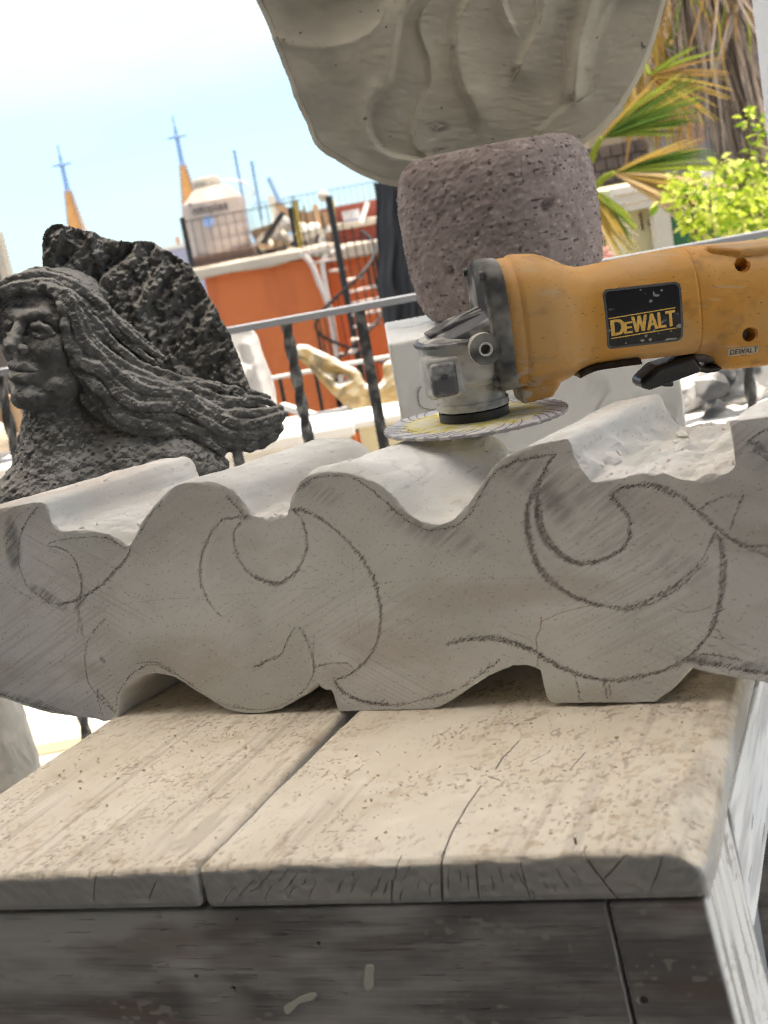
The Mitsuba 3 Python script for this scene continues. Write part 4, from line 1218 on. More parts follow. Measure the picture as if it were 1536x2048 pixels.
# disc with slanted rim segments
prof = [(0.1, -9), (60, -9), (62, -3.6), (183, -3.6), (185.5, -2.6), (185.5, 2.4), (183, 3.4), (70, 4), (0.1, 4)]
put('disc', lathe(prof, 96), 'disc_top', GR, 30, M=MG, label='cutting disc with yellow and white worn face')
for i in range(44):
    a0 = 2 * math.pi * i / 44
    q = []
    for r, da in ((136, 0.27), (152, 0.19), (170, 0.085), (184.5, 0.0)):
        q.append((r, da))
    w = 0.008
    if rng.random() < 0.25:
        continue
    top = [(r * math.cos(a0 + da - w), r * math.sin(a0 + da - w)) for r, da in q] + [(r * math.cos(a0 + da + w), r * math.sin(a0 + da + w)) for r, da in q[::-1]]
    put('rim_slot', xf(extrude(sg.Polygon(top), 8.4), mat4([1, 0, 0], [0, 1, 0], [0, 0, 1], [0, 0, -4.2])), 'disc_rim', GR, False, M=MG)
put('clamp_nut', m3.Manifold.cylinder(9, 44, 46, 6).translate([0, 0, -17.5]), 'dark_metal', GR, 30, M=MG)
# paddle switch
sw = hull_spheres([((345, y, 21), 13) for y in (-26, 26)] + [((372, y, 40), 12) for y in (-32, 32)] + [((438, y, 50), 11) for y in (-32, 32)] + [((448, y, 34), 10) for y in (-32, 32)] + [((352, y, 14), 9) for y in (-28, 28)], 20)
put('paddle_switch', m2t(sw), 'black_plastic', GR, 40, M=MG, label='black paddle switch hanging under the housing')
arcp = np.array([(436, 46), (452, 32), (470, 26), (490, 26), (505, 32), (512, 42)], float)
put('switch_guard', cat([tube(np.c_[arcp[:, 0], np.full(6, s * 30.0), arcp[:, 1]], 6.5, 10) for s in (-1, 1)] + [hull_spheres([((470, y, 27), 5) for y in (-30, 30)] + [((498, y, 30), 5) for y in (-30, 30)], 10)]), 'black_plastic', GR, 40, M=MG)
put('lock_lever', m2t(hull_spheres([((392, y, 22), 5) for y in (-8, 8)] + [((401, y, 6), 5) for y in (-8, 8)] + [((388, y, 8), 5) for y in (-8, 8)], 12)), 'black_plastic', GR, 40, M=MG)
put('hinge', m2t(hull_spheres([((455, y, 52), 9) for y in (-20, 20)] + [((486, y, 48), 12) for y in (-20, 20)], 12)), 'rubber_grey', GR, 40, M=MG)

# ------------------------------------------------------------------ the setting: ground, sea, terrace, shelter
def grid_sheet(x0, x1, y0, y1, nx, ny, zfn):
    X, Y = np.meshgrid(np.linspace(x0, x1, nx), np.linspace(y0, y1, ny), indexing='ij')
    i, j = np.meshgrid(np.arange(nx - 1), np.arange(ny - 1), indexing='ij')
    q = np.stack([i * ny + j, (i + 1) * ny + j, (i + 1) * ny + j + 1, i * ny + j + 1], -1).reshape(-1, 4)
    return tm(np.stack([X.ravel(), Y.ravel(), zfn(X, Y).ravel()], 1), q)


def land(X, Y):
    d = np.clip((np.hypot(X, Y) - 60) / 500, 0, 1)
    z = -6 - 30 * d ** 0.8
    z = z + 4.6 * np.clip((X - 0.6) / 1.5, 0, 1) * np.clip((40 - np.hypot(X, Y)) / 20, 0, 1)
    return z + 0.5 * (meshkit.fbm(np.stack([X * 0.05, Y * 0.05, 0 * X], -1), 3) - 0.5) * (np.hypot(X, Y) > 30)


struct('ground', grid_sheet(-700, 700, -700, 700, 281, 281, land), 'hill_ground', 'sloping ground of the town below the terrace', True)
struct('sea', tm([[-4e4, -4e4, -34], [4e4, -4e4, -34], [4e4, 4e4, -34], [-4e4, 4e4, -34]], [[0, 1, 2, 3]]), 'sea_water', 'pale blue sea on the horizon')
FLOOR = [(-4.0, -5.0), (3.2, -5.0), (3.2, 5.6), (0.55, 5.6), (0.55, 3.75), (-4.0, 3.75)]
struct('terrace', xf(extrude(FLOOR, 5.4), mat4([1, 0, 0], [0, 1, 0], [0, 0, 1], [0, 0, -5.4])), 'floor_stone', 'pale sunlit stone floor of the terrace')
for i, y in enumerate((2.62, 3.05, 3.48)):
    scene[f'terrace__joint_{i:03d}'] = mikit.ply(box([-4, y, 0.0], [0.5, y + 0.07, 0.004]), 'floor_joint')

SH = thing('workshop_shelter', 'open workshop shelter with a white post at the right edge', 'shelter')
pp = at(1572, 100, 1.75)
put('post', bar([pp[0] + 0.012, pp[1], 0], [pp[0] + 0.012, pp[1], 2.72], 0.075, 0.075), 'post_white', SH, label='white square post at the upper right edge')
put('post', bar([-2.6, 1.84, 0], [-2.6, 1.84, 2.61], 0.09, 0.09), 'post_white', SH)
put('post', bar([-2.6, -2.2, 0], [-2.6, -2.2, 2.72], 0.09, 0.09), 'post_white', SH)
put('post', bar([1.5, -2.2, 0], [1.5, -2.2, 2.72], 0.09, 0.09), 'post_white', SH)
scene['added_shade_cloth'] = {'type': 'principledthin', 'base_color': rgb((0.82, 0.81, 0.79)), 'roughness': 0.8, 'diff_trans': 1.25, 'spec_trans': 0.0}
put('added_shade_cloth', tm([[-2.9, 0.0, 2.74], [1.7, 0.0, 2.74], [1.7, 1.8, 2.74], [-2.9, 1.8, 2.74]], [[0, 1, 2, 3]]), 'added_shade_cloth', SH, label='added unseen translucent cloth spreading soft top light over the workshop')  # unseen cloth added to give soft light from above
for y in (-2.55, -0.3, 1.84):
    put('beam', box([-2.9, y - 0.04, 2.62], [1.7, y + 0.04, 2.72]), 'rusty_brown', SH)
put('roof', box([-2.9, -2.6, 2.73], [1.7, -0.01, 2.78]), 'rusty_brown', SH)  # unseen opaque roof, added over the rear to dim the front faces
put('added_back_wall', box([-2.9, -1.6, 0], [1.7, -1.47, 2.72]), 'shed_wall', SH)  # unseen dark wall added behind the camera to block sky light
struct('added_workshop_floor', box([-2.9, -1.46, 0], [1.7, 2.05, 0.004]), 'floor_dark', 'dark sheet added over the workshop floor to cut bounced light')  # dark sheet added over the terrace to reduce light bounced upward
put('side_wall', box([-3.05, -2.75, 0], [-2.92, 1.2, 2.75]), 'shed_wall', SH)

# ------------------------------------------------------------------ display table, lava stone bust
ZT = at(285, 1032, 1.12)[2]
TB = thing('display_table', 'low table behind the carved block that carries the sculptures', 'table')
tl, tr = at(60, 1000, 1.15)[0], at(1330, 900, 1.30)[0]
tm_ = at(452, 1000, 1.15)[0]
put('table_top', rbox([tl, 1.02, ZT - 0.035], [tm_, 1.26, ZT], 0.004), 'wood_side', TB, 30)
for x in (tl + 0.16, tm_ - 0.05):
    for y in (1.06, 1.22):
        put('leg', bar([x, y, 0], [x, y, ZT - 0.036], 0.05), 'wood_side', TB)

TB2 = thing('sculpture_stand', 'stand under the veined marble block behind the carved stone', 'stand')
ts0, ts1 = at(800, 900, 1.24)[0], at(1330, 900, 1.30)[0]
put('stand_top', rbox([ts0, 1.17, ZT - 0.095], [ts1, 1.47, ZT - 0.0605], 0.004), 'wood_side', TB2, 30)
for x in (ts0 + 0.04, ts1 - 0.04):
    for y in (1.21, 1.43):
        put('leg', bar([x, y, 0], [x, y, ZT - 0.096], 0.05), 'wood_side', TB2)
BU = thing('stone_bust', 'dark lava stone bust of a woman with long flowing hair before a rough rock', 'sculpture')
BX, BY = 285, 740
FB = frame(BX, BY, 1.12)


def bl(x, y, z):
    return np.array([x - BX, BY - y, z], float)


FD, FG = np.array([-0.62, 0, 0.785]), np.array([0.785, 0, 0.62])
HC = (124, 684, -4)


def fc(a, b, c):
    """face coordinates: a to her left, b down, c forward; with a slight tilt"""
    a, b, c = a * 1.09, b * 1.09, c * 1.09
    q = FG * a + FD * c
    t = math.radians(4)
    x, y = q[0], b
    return bl(HC[0] + x * math.cos(t) - y * math.sin(t), HC[1] + y * math.cos(t) + x * math.sin(t), q[2])


RF = np.array([[FG[0], 0, FG[2]], [0, 1, 0], [FD[0], 0, FD[2]]])
V = Vol([-75 - BX, BY - 1075, -120], [480 - BX, BY - 535, 150], 2.2)
SC = 1.09


class VF:                                # the head, a little larger than first drawn
    ell = staticmethod(lambda c, r, k=8, R=None, sub=False: V.ell(c, np.asarray(r) * SC, k, R, sub))
    cap = staticmethod(lambda a, b, ra, rb=None, k=8, sub=False: V.cap(a, b, ra * SC, None if rb is None else rb * SC, k, sub))
    chain = staticmethod(lambda p, r, k=8, sub=False: V.chain(p, np.asarray(r) * SC, k, sub))


VF.ell(fc(0, -42, -12), (82, 92, 98), 10, RF)
VF.ell(fc(0, 22, 22), (72, 98, 70), 14, RF)
for s in (-1, 1):
    VF.chain([fc(s * 62, 42, 0), fc(s * 45, 84, 40), fc(s * 14, 106, 76)], [24, 20, 17], 22)
    VF.ell(fc(s * 41, 16, 62), (26, 24, 24), 22, RF)
VF.ell(fc(0, 101, 78), (22, 19, 22), 16, RF)
VF.ell(fc(0, 62, 78), (28, 24, 20), 16, RF)                            # muzzle
VF.chain([fc(-52, -32, 68), fc(-36, -43, 84), fc(-16, -38, 93), fc(0, -36, 94), fc(16, -38, 93), fc(36, -43, 84), fc(52, -32, 68)], 10, 12)
for s in (-1, 1):
    VF.ell(fc(s * 34, -16, 98), (20, 13, 22), 9, RF, sub=True)
    VF.ell(fc(s * 34, -15, 76), (17, 13, 15), 3, RF)
    VF.chain([fc(s * 15, -14, 90), fc(s * 24, -22, 94), fc(s * 36, -24, 92), fc(s * 48, -19, 85), fc(s * 56, -10, 76)], [3.5, 5.5, 6.5, 5.5, 3.5], 3)
    VF.chain([fc(s * 15, -13, 89), fc(s * 26, -6, 90), fc(s * 38, -4, 88), fc(s * 52, -9, 79)], [3, 3.5, 3.5, 3], 3)
VF.chain([fc(0, -34, 95), fc(0, -14, 104), fc(0, 4, 114), fc(0, 15, 120)], [9, 8.5, 10, 13], 9)
for s in (-1, 1):
    VF.ell(fc(s * 14, 20, 106), (9, 9, 11), 6, RF)
    VF.cap(fc(s * 7, 31, 112), fc(s * 9, 24, 112), 4, 3, 3, sub=True)
VF.chain([fc(-27, 57, 88), fc(-12, 49, 100), fc(0, 51, 105), fc(12, 49, 101), fc(27, 57, 88)], [5, 8.5, 7.5, 8.5, 5], 4)
VF.chain([fc(-24, 62, 88), fc(-10, 68, 100), fc(0, 69, 103), fc(10, 68, 101), fc(24, 62, 88)], [5, 9.5, 10, 9.5, 5], 4)
VF.chain([fc(-30, 58, 88), fc(-13, 57, 104), fc(0, 59, 109), fc(13, 57, 104), fc(30, 58, 88)], [2, 3, 3, 3, 2], 2, sub=True)
# neck and shoulders
V.cap(bl(120, 770, -12), bl(112, 900, -14), 68, 64, 14)
V.cap(bl(112, 890, -14), bl(98, 990, -4), 66, 92, 30)
V.chain([bl(60, 1020, 0), bl(140, 985, -5), bl(250, 930, 0), bl(350, 925, 10), bl(395, 950, 12)], [80, 78, 66, 62, 62], 30)
V.cap(bl(150, 850, -16), bl(250, 885, -12), 40, 42, 24)
V.cap(bl(-40, 1030, 0), bl(420, 1030, 0), 62, 62, 20)
fig = V.mesh()
nn = fig.vertex_normals
sp_ = fig.vertices
isbody = np.clip((-(sp_[:, 1]) - 60) / 60, 0, 1)
pits = np.clip(0.36 - meshkit.noise(sp_ * 0.14, seed=5), 0, 1) * 14 * (0.35 + 0.9 * isbody)
fig.vertices = sp_ + nn * ((meshkit.fbm(sp_ * 0.075, 4, seed=1) - 0.5) * (4.0 + 8 * isbody) - pits)[:, None]
put('figure', fig, 'lava', BU, True, M=FB, label='face, neck and shoulder of the dark bust')

# hair
H = Vol([-40 - BX, BY - 960, -90], [590 - BX, BY - 530, 130], 2.0)
H.ell(bl(78, 640, -18), (86, 80, 86), 8)
H.chain([bl(150, 610, 0), bl(190, 690, 5), bl(250, 760, 2), bl(330, 810, 0), bl(430, 845, -5), bl(520, 848, -5)], [52, 50, 44, 38, 36, 26], 20)
H.chain([bl(165, 740, -18), bl(215, 820, -22), bl(300, 862, -22), bl(400, 878, -20), bl(470, 880, -16)], [42, 46, 42, 40, 26], 20)
H.chain([bl(430, 825, -8), bl(512, 822, -6)], [30, 22], 12)
STR = [
    ([(8, 604), (24, 580), (60, 566), (100, 561), (150, 574), (196, 604), (240, 650), (283, 690), (325, 716)], [9, 11, 12, 11, 10, 9, 9, 8, 5], [60, 66, 66, 62, 58, 54, 48, 42, 34]),
    ([(12, 590), (45, 572), (90, 552), (140, 560), (190, 592), (232, 634), (270, 668), (318, 706)], [7, 9, 10, 9, 8, 8, 7, 4], [44, 48, 48, 46, 44, 40, 36, 28]),
    ([(20, 596), (60, 582), (110, 577), (150, 596), (190, 640), (236, 694), (280, 730), (310, 752)], [10, 11, 11, 10, 9, 9, 8, 6], [78, 80, 80, 80, 72, 66, 58, 50]),
    ([(100, 582), (136, 594), (160, 622), (186, 672), (226, 716), (268, 740), (305, 758), (350, 770), (402, 768), (450, 784)], [9, 11, 11, 10, 10, 9, 9, 8, 7, 5], [92, 92, 88, 82, 76, 68, 60, 52, 46, 40]),
    ([(118, 590), (146, 600), (160, 640), (172, 684), (206, 716), (242, 750), (300, 782), (362, 786), (404, 822), (484, 848), (556, 830)], [11, 13, 13, 12, 12, 12, 12, 11, 12, 13, 9], [98, 98, 96, 92, 86, 80, 72, 64, 58, 52, 44]),
    ([(148, 650), (160, 700), (164, 722), (208, 742), (232, 782), (282, 812), (344, 812), (404, 840), (452, 868), (505, 872)], [10, 12, 13, 13, 12, 12, 11, 11, 11, 9], [94, 94, 92, 88, 84, 76, 68, 60, 54, 46]),
    ([(150, 700), (158, 740), (184, 760), (212, 790), (236, 826), (284, 846), (342, 846), (396, 862), (446, 888)], [9, 10, 12, 12, 12, 11, 10, 10, 8], [80, 82, 82, 80, 76, 68, 60, 54, 46]),
    ([(176, 770), (206, 812), (248, 848), (300, 862), (352, 860), (404, 880), (440, 906)], [8, 10, 11, 10, 10, 9, 7], [66, 68, 66, 60, 54, 50, 44]),
    ([(158, 748), (176, 800), (200, 826), (226, 846)], [8, 10, 9, 6], [50, 52, 52, 50]),
    ([(310, 762), (352, 758), (404, 786), (464, 802), (520, 800), (544, 812)], [7, 9, 10, 10, 9, 6], [44, 44, 44, 40, 36, 32]),
    ([(346, 756), (396, 764), (450, 776), (500, 786), (534, 796)], [6, 8, 8, 8, 6], [28, 30, 30, 26, 22]),
    ([(330, 792), (392, 800), (440, 826), (500, 826), (556, 816)], [7, 9, 10, 10, 7], [56, 56, 52, 48, 42]),
    ([(400, 850), (450, 864), (506, 866), (550, 846), (562, 826)], [8, 11, 12, 10, 7], [50, 48, 44, 42, 40]),
    ([(440, 880), (490, 892), (530, 880), (556, 856)], [9, 13, 12, 9], [36, 36, 36, 34]),
    ([(14, 600), (0, 610), (-20, 640)], [9, 10, 9], [40, 34, 20]),
    ([(128, 600), (140, 640), (146, 690), (158, 730)], [7, 8, 8, 7], [104, 104, 100, 92]),
]
for a_, b_ in zip(list(STR[:8])[:-1], list(STR[:8])[1:]):
    pa_, pb_ = (smooth_poly(np.array(q[0], float), 12) for q in (a_, b_))
    STR.append(([tuple(x) for x in (pa_ + pb_) / 2 + [0, 2.0]], list(np.interp(np.linspace(0, 1, 12), [0, .2, .8, 1], [6, 8.5, 8, 5])), list((np.interp(np.linspace(0, 1, 12), np.linspace(0, 1, len(a_[2])), a_[2]) + np.interp(np.linspace(0, 1, 12), np.linspace(0, 1, len(b_[2])), b_[2])) / 2 - 5)))
for pts, rad, zz in STR:
    n = 26
    P = smooth_poly([bl(x, y, z) for (x, y), z in zip(pts, zz)], n)
    u = np.linspace(0, 1, len(rad))
    r = np.interp(np.linspace(0, 1, n), u, rad) * (1 + 0.12 * np.sin(np.arange(n) * 1.3))
    P[:, 2] += 3 * np.sin(np.arange(n) * 0.9 + len(pts))
    H.chain(P, r * 0.92, 3.5)
    # two fine ridges along each lock
    for off in (-0.55, 0.5):
        t = np.gradient(P, axis=0)
        s = np.c_[-t[:, 1], t[:, 0], 0 * t[:, 0]]
        s /= np.linalg.norm(s, axis=1, keepdims=True)
        H.chain(P + s * (off * r)[:, None] + [0, 0, 1] * (0.62 * r)[:, None], np.maximum(r * 0.30, 1.8), 2.0)
hair = H.mesh()
hv = hair.vertices
hair.vertices = hv + hair.vertex_normals * ((meshkit.fbm(hv * np.array([0.10, 0.10, 0.10]), 4, seed=2) - 0.5) * 6.5 - np.clip(0.3 - meshkit.noise(hv * 0.2, seed=8), 0, 1) * 9)[:, None]
put('hair', hair, 'lava', BU, True, M=FB, label='long wavy carved hair streaming to the right')

# rough rock behind the head
ROCK = [(98, 600), (96, 540), (98, 500), (110, 468), (128, 458), (160, 463), (196, 472), (222, 482), (250, 488), (280, 486), (312, 486), (328, 500), (356, 516), (384, 532), (400, 566), (420, 596), (440, 636), (460, 676), (476, 716), (488, 752), (504, 790), (470, 840), (380, 850), (280, 830), (200, 760), (140, 680)]
K = Vol([80 - BX, BY - 870, -140], [520 - BX, BY - 440, 70], 2.3)
gx, gy = [K.lo[k] + K.h * np.arange(K.n[k]) for k in (0, 1)]
GX_, GY_ = np.meshgrid(gx, gy, indexing='ij')
rp = sg.Polygon([bl(x, y, 0)[:2] for x, y in ROCK])
gpts = shapely.points(GX_.ravel(), GY_.ravel())
sd = np.where(shapely.contains(rp, gpts), -1, 1) * shapely.distance(rp.exterior, gpts)
sd = sd.reshape(GX_.shape)
Zg = K.lo[2] + K.h * np.arange(K.n[2])
xx, yy = GX_ + BX, BY - GY_
zf = 10 + 13 * np.clip((250 - xx) / 160, 0, 1) * np.clip((620 - yy) / 120, 0, 1) + 14 * np.clip((xx - 380) / 80, 0, 1)   # the face of the rock, hollow in the middle
g_ = np.random.default_rng(17)
XY = np.stack([xx, yy], -1)
lean_ = np.stack([xx + 0.22 * (yy - 640), yy], -1)
for (sx, sy, off, tilt, wr) in ((46, 105, 13, 0.18, 0.5), (21, 44, 6.5, 0.28, 0.6), (10, 15, 3.2, 0.34, 0.6), (5, 6.5, 1.4, 0.3, 0.6)):
    num = int(440 * 430 / (sx * sy) * 1.3)
    S = np.stack([g_.uniform(60, 540, num), g_.uniform(430, 880, num)], 1)
    wp = lean_ + (np.stack([meshkit.fbm(np.stack([xx * 0.5 / sx, yy * 0.5 / sx, 0 * xx + 7 * q], -1), 3, seed=30 + q) for q in range(2)], -1) - 0.5) * sx * 2 * wr
    _, ix = cKDTree(S / [sx, sy]).query(wp / [sx, sy])
    G = g_.normal(size=(num, 2)) * tilt - [0, 0.25 * tilt]
    zf = zf + g_.uniform(-1, 1, num)[ix] * off + np.clip(((wp - S[ix]) * G[ix]).sum(-1), -1.7 * off, 1.7 * off)
zf = gaussian_filter1d(gaussian_filter1d(zf, 0.7, axis=0), 0.7, axis=1) + 5 * (meshkit.fbm(np.stack([xx * 0.11, yy * 0.09, 0 * xx], -1), 3, seed=6) - 0.5)
sd = sd + 5 * (meshkit.fbm(np.stack([xx * 0.045, yy * 0.045, 0 * xx], -1), 3, seed=16) - 0.5)
K.d = np.maximum(np.maximum(sd[..., None] + np.zeros(len(Zg)), (Zg[None, None, :] - zf[..., None]) * 0.8), -Zg[None, None, :] - 110).astype(np.float32)
K.d[[0, -1]] = 20
K.d[:, [0, -1]] = 20
K.d[:, :, [0, -1]] = 20
rock = K.mesh()
trimesh.smoothing.filter_taubin(rock, iterations=4)
v = rock.vertices
rock = tm(v + rock.vertex_normals * ((meshkit.fbm(v * 0.16, 3, seed=15) - 0.5) * 4)[:, None], rock.faces)
put('rock', rock, 'lava', BU, True, M=FB, label='rough unworked rock behind the head')

# ------------------------------------------------------------------ relief disc, pedestal and marble plinth
PLY = 1.20
pl0 = aty(776, 688, PLY)
yaw = math.radians(-1.5)
pex, pey = np.array([math.cos(yaw), math.sin(yaw), 0]), np.array([-math.sin(yaw), math.cos(yaw), 0])
MP = mat4(pex, pey, [0, 0, 1], [pl0[0], pl0[1], 0])
ptop = pl0[2]
plen = 0.262
bl_ = dense_box((0, 0, ZT - 0.06), (plen, 0.235, ptop), 0.012, 0.003)
bl_.vertices = bl_.vertices + bl_.vertex_normals * ((meshkit.fbm(bl_.vertices * 60, 3, seed=2) - 0.5) * 0.0016)[:, None]
PLINTH = single('marble_plinth', bl_, 'marble', 'grey veined white marble block under the brown pedestal stone', 'plinth', smooth=40, M=MP)
arcq = [(842, 772), (836, 790), (838, 806), (852, 817), (872, 818)]
pq = [onplane(x, y, pl0, pey) for x, y in arcq]
put('pencil_line', tube(smooth_poly(np.array([[(p - pl0) @ pex, -0.0012, p[2]] for p in pq]), 20), 0.0006, 6), 'graphite_light', PLINTH, M=MP)

PDY = PLY + 0.118
pc_ = aty(1006, 480, PDY)
s_p = PDY / (FPX * FW[1]) * 0.985
# pedestal profile in photo pixels (radius, height over the plinth)
pr = [(0.1, 0), (142, 0), (158, 5), (170, 22), (180, 60), (186, 115), (188, 170), (187, 222), (182, 260), (171, 288), (152, 306), (128, 312), (0.1, 313)]
prof = smooth_poly(np.array(pr), 190)
ped = lathe(np.maximum(prof, [0.1, 0]) * s_p, 300)
v = ped.vertices
th = np.arctan2(v[:, 1], v[:, 0])
sq = 1 + 0.03 * np.cos(4 * th - 0.6) + 0.02 * np.cos(2 * th + 0.9)
v[:, :2] *= sq[:, None]
ped.vertices = v
inner = np.clip(np.hypot(v[:, 0], v[:, 1]) / (90 * s_p), 0, 1)
for amp, fq, sd_ in ((0.0012, 70, 3), (0.0030, 165, 7)):
    n_ = ped.vertex_normals
    k = meshkit.noise(ped.vertices * fq * np.array([1, 1, 1.25]), seed=sd_) * 0.65 + 0.35 * meshkit.noise(ped.vertices * fq * 2.1, seed=sd_ + 1)
    k = 0.5 - np.abs(k - 0.5) * 2.2
    ped = tm(ped.vertices - n_ * (k * amp * inner * (ped.vertices[:, 2] < 308 * s_p))[:, None], ped.faces)
n_ = ped.vertex_normals
hole = np.zeros(len(ped.vertices))
pcw = ped.vertices + [pc_[0], pc_[1], ptop]
for (x, y, rx, ry) in ((1092, 414, 11, 7), (1104, 404, 7, 6), (900, 545, 8, 6), (908, 440, 5, 4), (1092, 494, 5, 3), (1110, 340, 4, 4), (858, 572, 4, 4), (1040, 500, 4, 3), (980, 350, 4, 3), (850, 440, 4, 3), (955, 470, 4, 3)):
    r = ray(x, y)
    t = ((pcw - CAM) @ r) / (r @ r)
    dd = np.linalg.norm(CAM + t[:, None] * r - pcw, axis=1) / (max(rx, ry) * s_p)
    hole += np.exp(-dd ** 2 * 1.6) * (n_ @ -r > 0) * 0.0085 * (rx / 11) ** 0.6
ped.vertices = ped.vertices - n_ * hole[:, None]
PEDESTAL = single('pedestal_stone', ped, 'pedestal_stone', 'rough pitted mauve brown stone between the marble block and the round relief', 'pedestal', smooth=True, M=mat4([1, 0, 0], [0, 1, 0], [0, 0, 1], [pc_[0], pc_[1], ptop + 0.0005]))

RXC, RYC = 930, -110
FRL = frame(930, 110, PDY / FW[1] * 1.0)
RB = [(505, -50), (513, 0), (528, 35), (546, 75), (560, 110), (572, 140), (581, 160), (588, 185), (600, 215), (615, 250), (629, 284), (645, 298), (668, 312), (700, 331), (735, 348), (770, 360), (800, 366), (826, 366), (850, 350), (1000, 318), (1130, 292), (1168, 282), (1200, 258), (1235, 220), (1268, 168), (1295, 105), (1310, 50), (1319, 0), (1326, -90), (1305, -220), (1210, -380), (1010, -475), (800, -445), (620, -310), (540, -160)]


def polyd(P, line):
    """distance to a polyline and side (positive on its right as drawn, y down)"""
    best, side = np.full(len(P), 1e9), np.zeros(len(P))
    for a, b in zip(line[:-1], line[1:]):
        ab = b - a
        t = np.clip(((P - a) @ ab) / (ab @ ab), 0, 1)
        q = P - a - t[:, None] * ab
        d = np.linalg.norm(q, axis=1)
        s = ab[0] * (P[:, 1] - a[1]) - ab[1] * (P[:, 0] - a[0])
        side = np.where(d < best, s, side)
        best = np.minimum(d, best)
    return best, np.sign(side)


zr = lambda l: smooth_poly(np.array([(500 + x / 1.8506, y / 1.8506) for x, y in l]), 40)
sig = lambda x: 1 / (1 + np.exp(-np.clip(x, -30, 30)))


def fold(P, line, rise, amp, drop, side=1):
    """a carved fold: rises gently over "rise" towards the line on one side and drops within "drop" on the other"""
    d, s = polyd(P, zr(line))
    x = s * d * side                                   # positive on the steep side
    return amp * np.where(x < 0, np.exp(-(d / rise) ** 1.5), np.exp(-(d / drop) ** 2))


def relief_h(P):
    h = np.zeros(len(P))
    # the outer ground drops crisply to the sunk panel with the waves
    A_ = [(640, -140), (610, 0), (560, 80), (540, 200), (520, 290), (450, 370), (438, 430), (470, 520), (540, 560), (690, 577), (800, 560), (1000, 510)]
    h += fold(P, A_, 26, 11, 3.0, -1)
    d, s = polyd(P, zr(A_))
    h -= 5 * sig(-s * d / 3) * np.exp(-d / 70)
    d, s = polyd(P, zr([(760, -130), (690, 0), (640, 50), (622, 110), (640, 170), (662, 230), (666, 300), (640, 350), (618, 400), (602, 480), (612, 530), (650, 560)]))
    h += 8 * sig(-s * d / 1.8) * np.exp(-d / 55) - 2.5 * np.exp(-(d / 2.5) ** 2)
    h += fold(P, [(840, -90), (820, 0), (782, 80), (770, 160), (778, 240), (800, 310), (845, 390), (862, 470), (868, 540)], 34, 13, 13, 1) * np.clip((320 - P[:, 1]) / 140, 0.3, 1)
    for line, rise, amp, drop, sd in (([(1250, -90), (1238, 0), (1212, 100), (1196, 200), (1192, 330)], 12, 22, 17, -1), ([(1100, -80), (1078, 0), (1060, 100), (1030, 170), (996, 238)], 9, 13, 26, -1), ([(920, -60), (926, 20), (942, 70), (962, 102)], 18, 10, 5, -1),
                                      ([(1400, -60), (1310, 20), (1262, 120), (1228, 230)], 30, 9, 10, -1), ([(1200, 370), (1150, 405), (1110, 440), (1075, 470)], 30, 7, 5, 1)):
        h += fold(P, line, rise, amp, drop, sd)
    q = (P - [500 + 265 / 1.8506, 40 / 1.8506]) / [128, 72]
    e = np.linalg.norm(q, axis=1)
    h += -34 * np.clip(1 - e, 0, 1) ** 0.55 + 5 * np.exp(-np.clip(e - 1, 0, 9) / 0.25)
    d, s = polyd(P, zr([(690, -100), (560, 60), (460, 180), (330, 260), (180, 300), (60, 330)]))
    h += 12 * np.exp(-(d / 75) ** 2)
    h += 12 * (meshkit.fbm(np.c_[P * 0.006, np.zeros(len(P))], 2, seed=3) - 0.5)
    return h * 1.5


def slab(bound, centre, hfn, thick, n_t, n_a, fr_, chamfer=9, nudge=None):
    """a slab with a carved front: polar sheet from the centre to a traced edge, with sides and back"""
    Bd = smooth_poly(np.array(bound, float), n_a, True)
    c = np.array(centre, float)
    ts = np.r_[0.004, np.linspace(0.012, 0.955, n_t), 0.965, 0.972]
    edge = Bd - c
    Ln = np.linalg.norm(edge, axis=1, keepdims=True)
    rings, z = [], []
    for t in ts:
        P = c + edge * t
        rings.append(P)
        z.append(hfn(P))
    rings += [c + edge * (1 - 0.004), Bd, Bd, c + edge * 0.985, c + edge * 0.004]
    z += [z[-1] - chamfer, z[-1] - chamfer - 3, np.full(n_a, -thick + 5.0), np.full(n_a, -float(thick)), np.full(n_a, -float(thick))]
    R = np.array([np.c_[p[:, 0] - fr_[0], fr_[1] - p[:, 1], zz] for p, zz in zip(rings, z)])
    m = loft(R)
    m.fix_normals() if m.volume < 0 else None
    if m.volume < 0:
        m = tm(m.vertices, m.faces[:, ::-1])
    return m


rel = slab(RB, (RXC, RYC), relief_h, 130, 190, 520, (930, 110), 17)
front_ = rel.vertices[:, 2] > -20
nv = rel.vertex_normals
pk = meshkit.fbm(rel.vertices * np.array([0.05, 0.14, 0.05]), 4, seed=9) - 0.5
rel.vertices = rel.vertices + nv * (pk * 3.2 * front_)[:, None]
M_ = FRL.copy()
M_[:3, 3] += -FRL[:3, 2] * -45
RELIEF = single('round_relief', rel, 'relief_stone', 'large round beige stone relief with carved waves standing on the pedestal stone', 'sculpture', smooth=55, M=M_)

# ------------------------------------------------------------------ railing of the terrace
RA = thing('terrace_railing', 'iron railing with a grey handrail and twisted bars behind the sculptures', 'railing')
PL_ = aty(460, 661, 2.2)
PR_ = atz(1536, 466, PL_[2])
rd = nz(PR_ - PL_)
rl, rr = PL_ - rd * 1.6, PR_ + rd * 0.9
put('handrail', bar(rl, rr, 0.036, 0.0105, ref=(0, 0, 1)), 'iron_grey', RA)
put('bottom_rail', bar(rl * [1, 1, 0] + [0, 0, 0.10], rr * [1, 1, 0] + [0, 0, 0.10], 0.03, 0.01, ref=(0, 0, 1)), 'iron_dusty', RA)


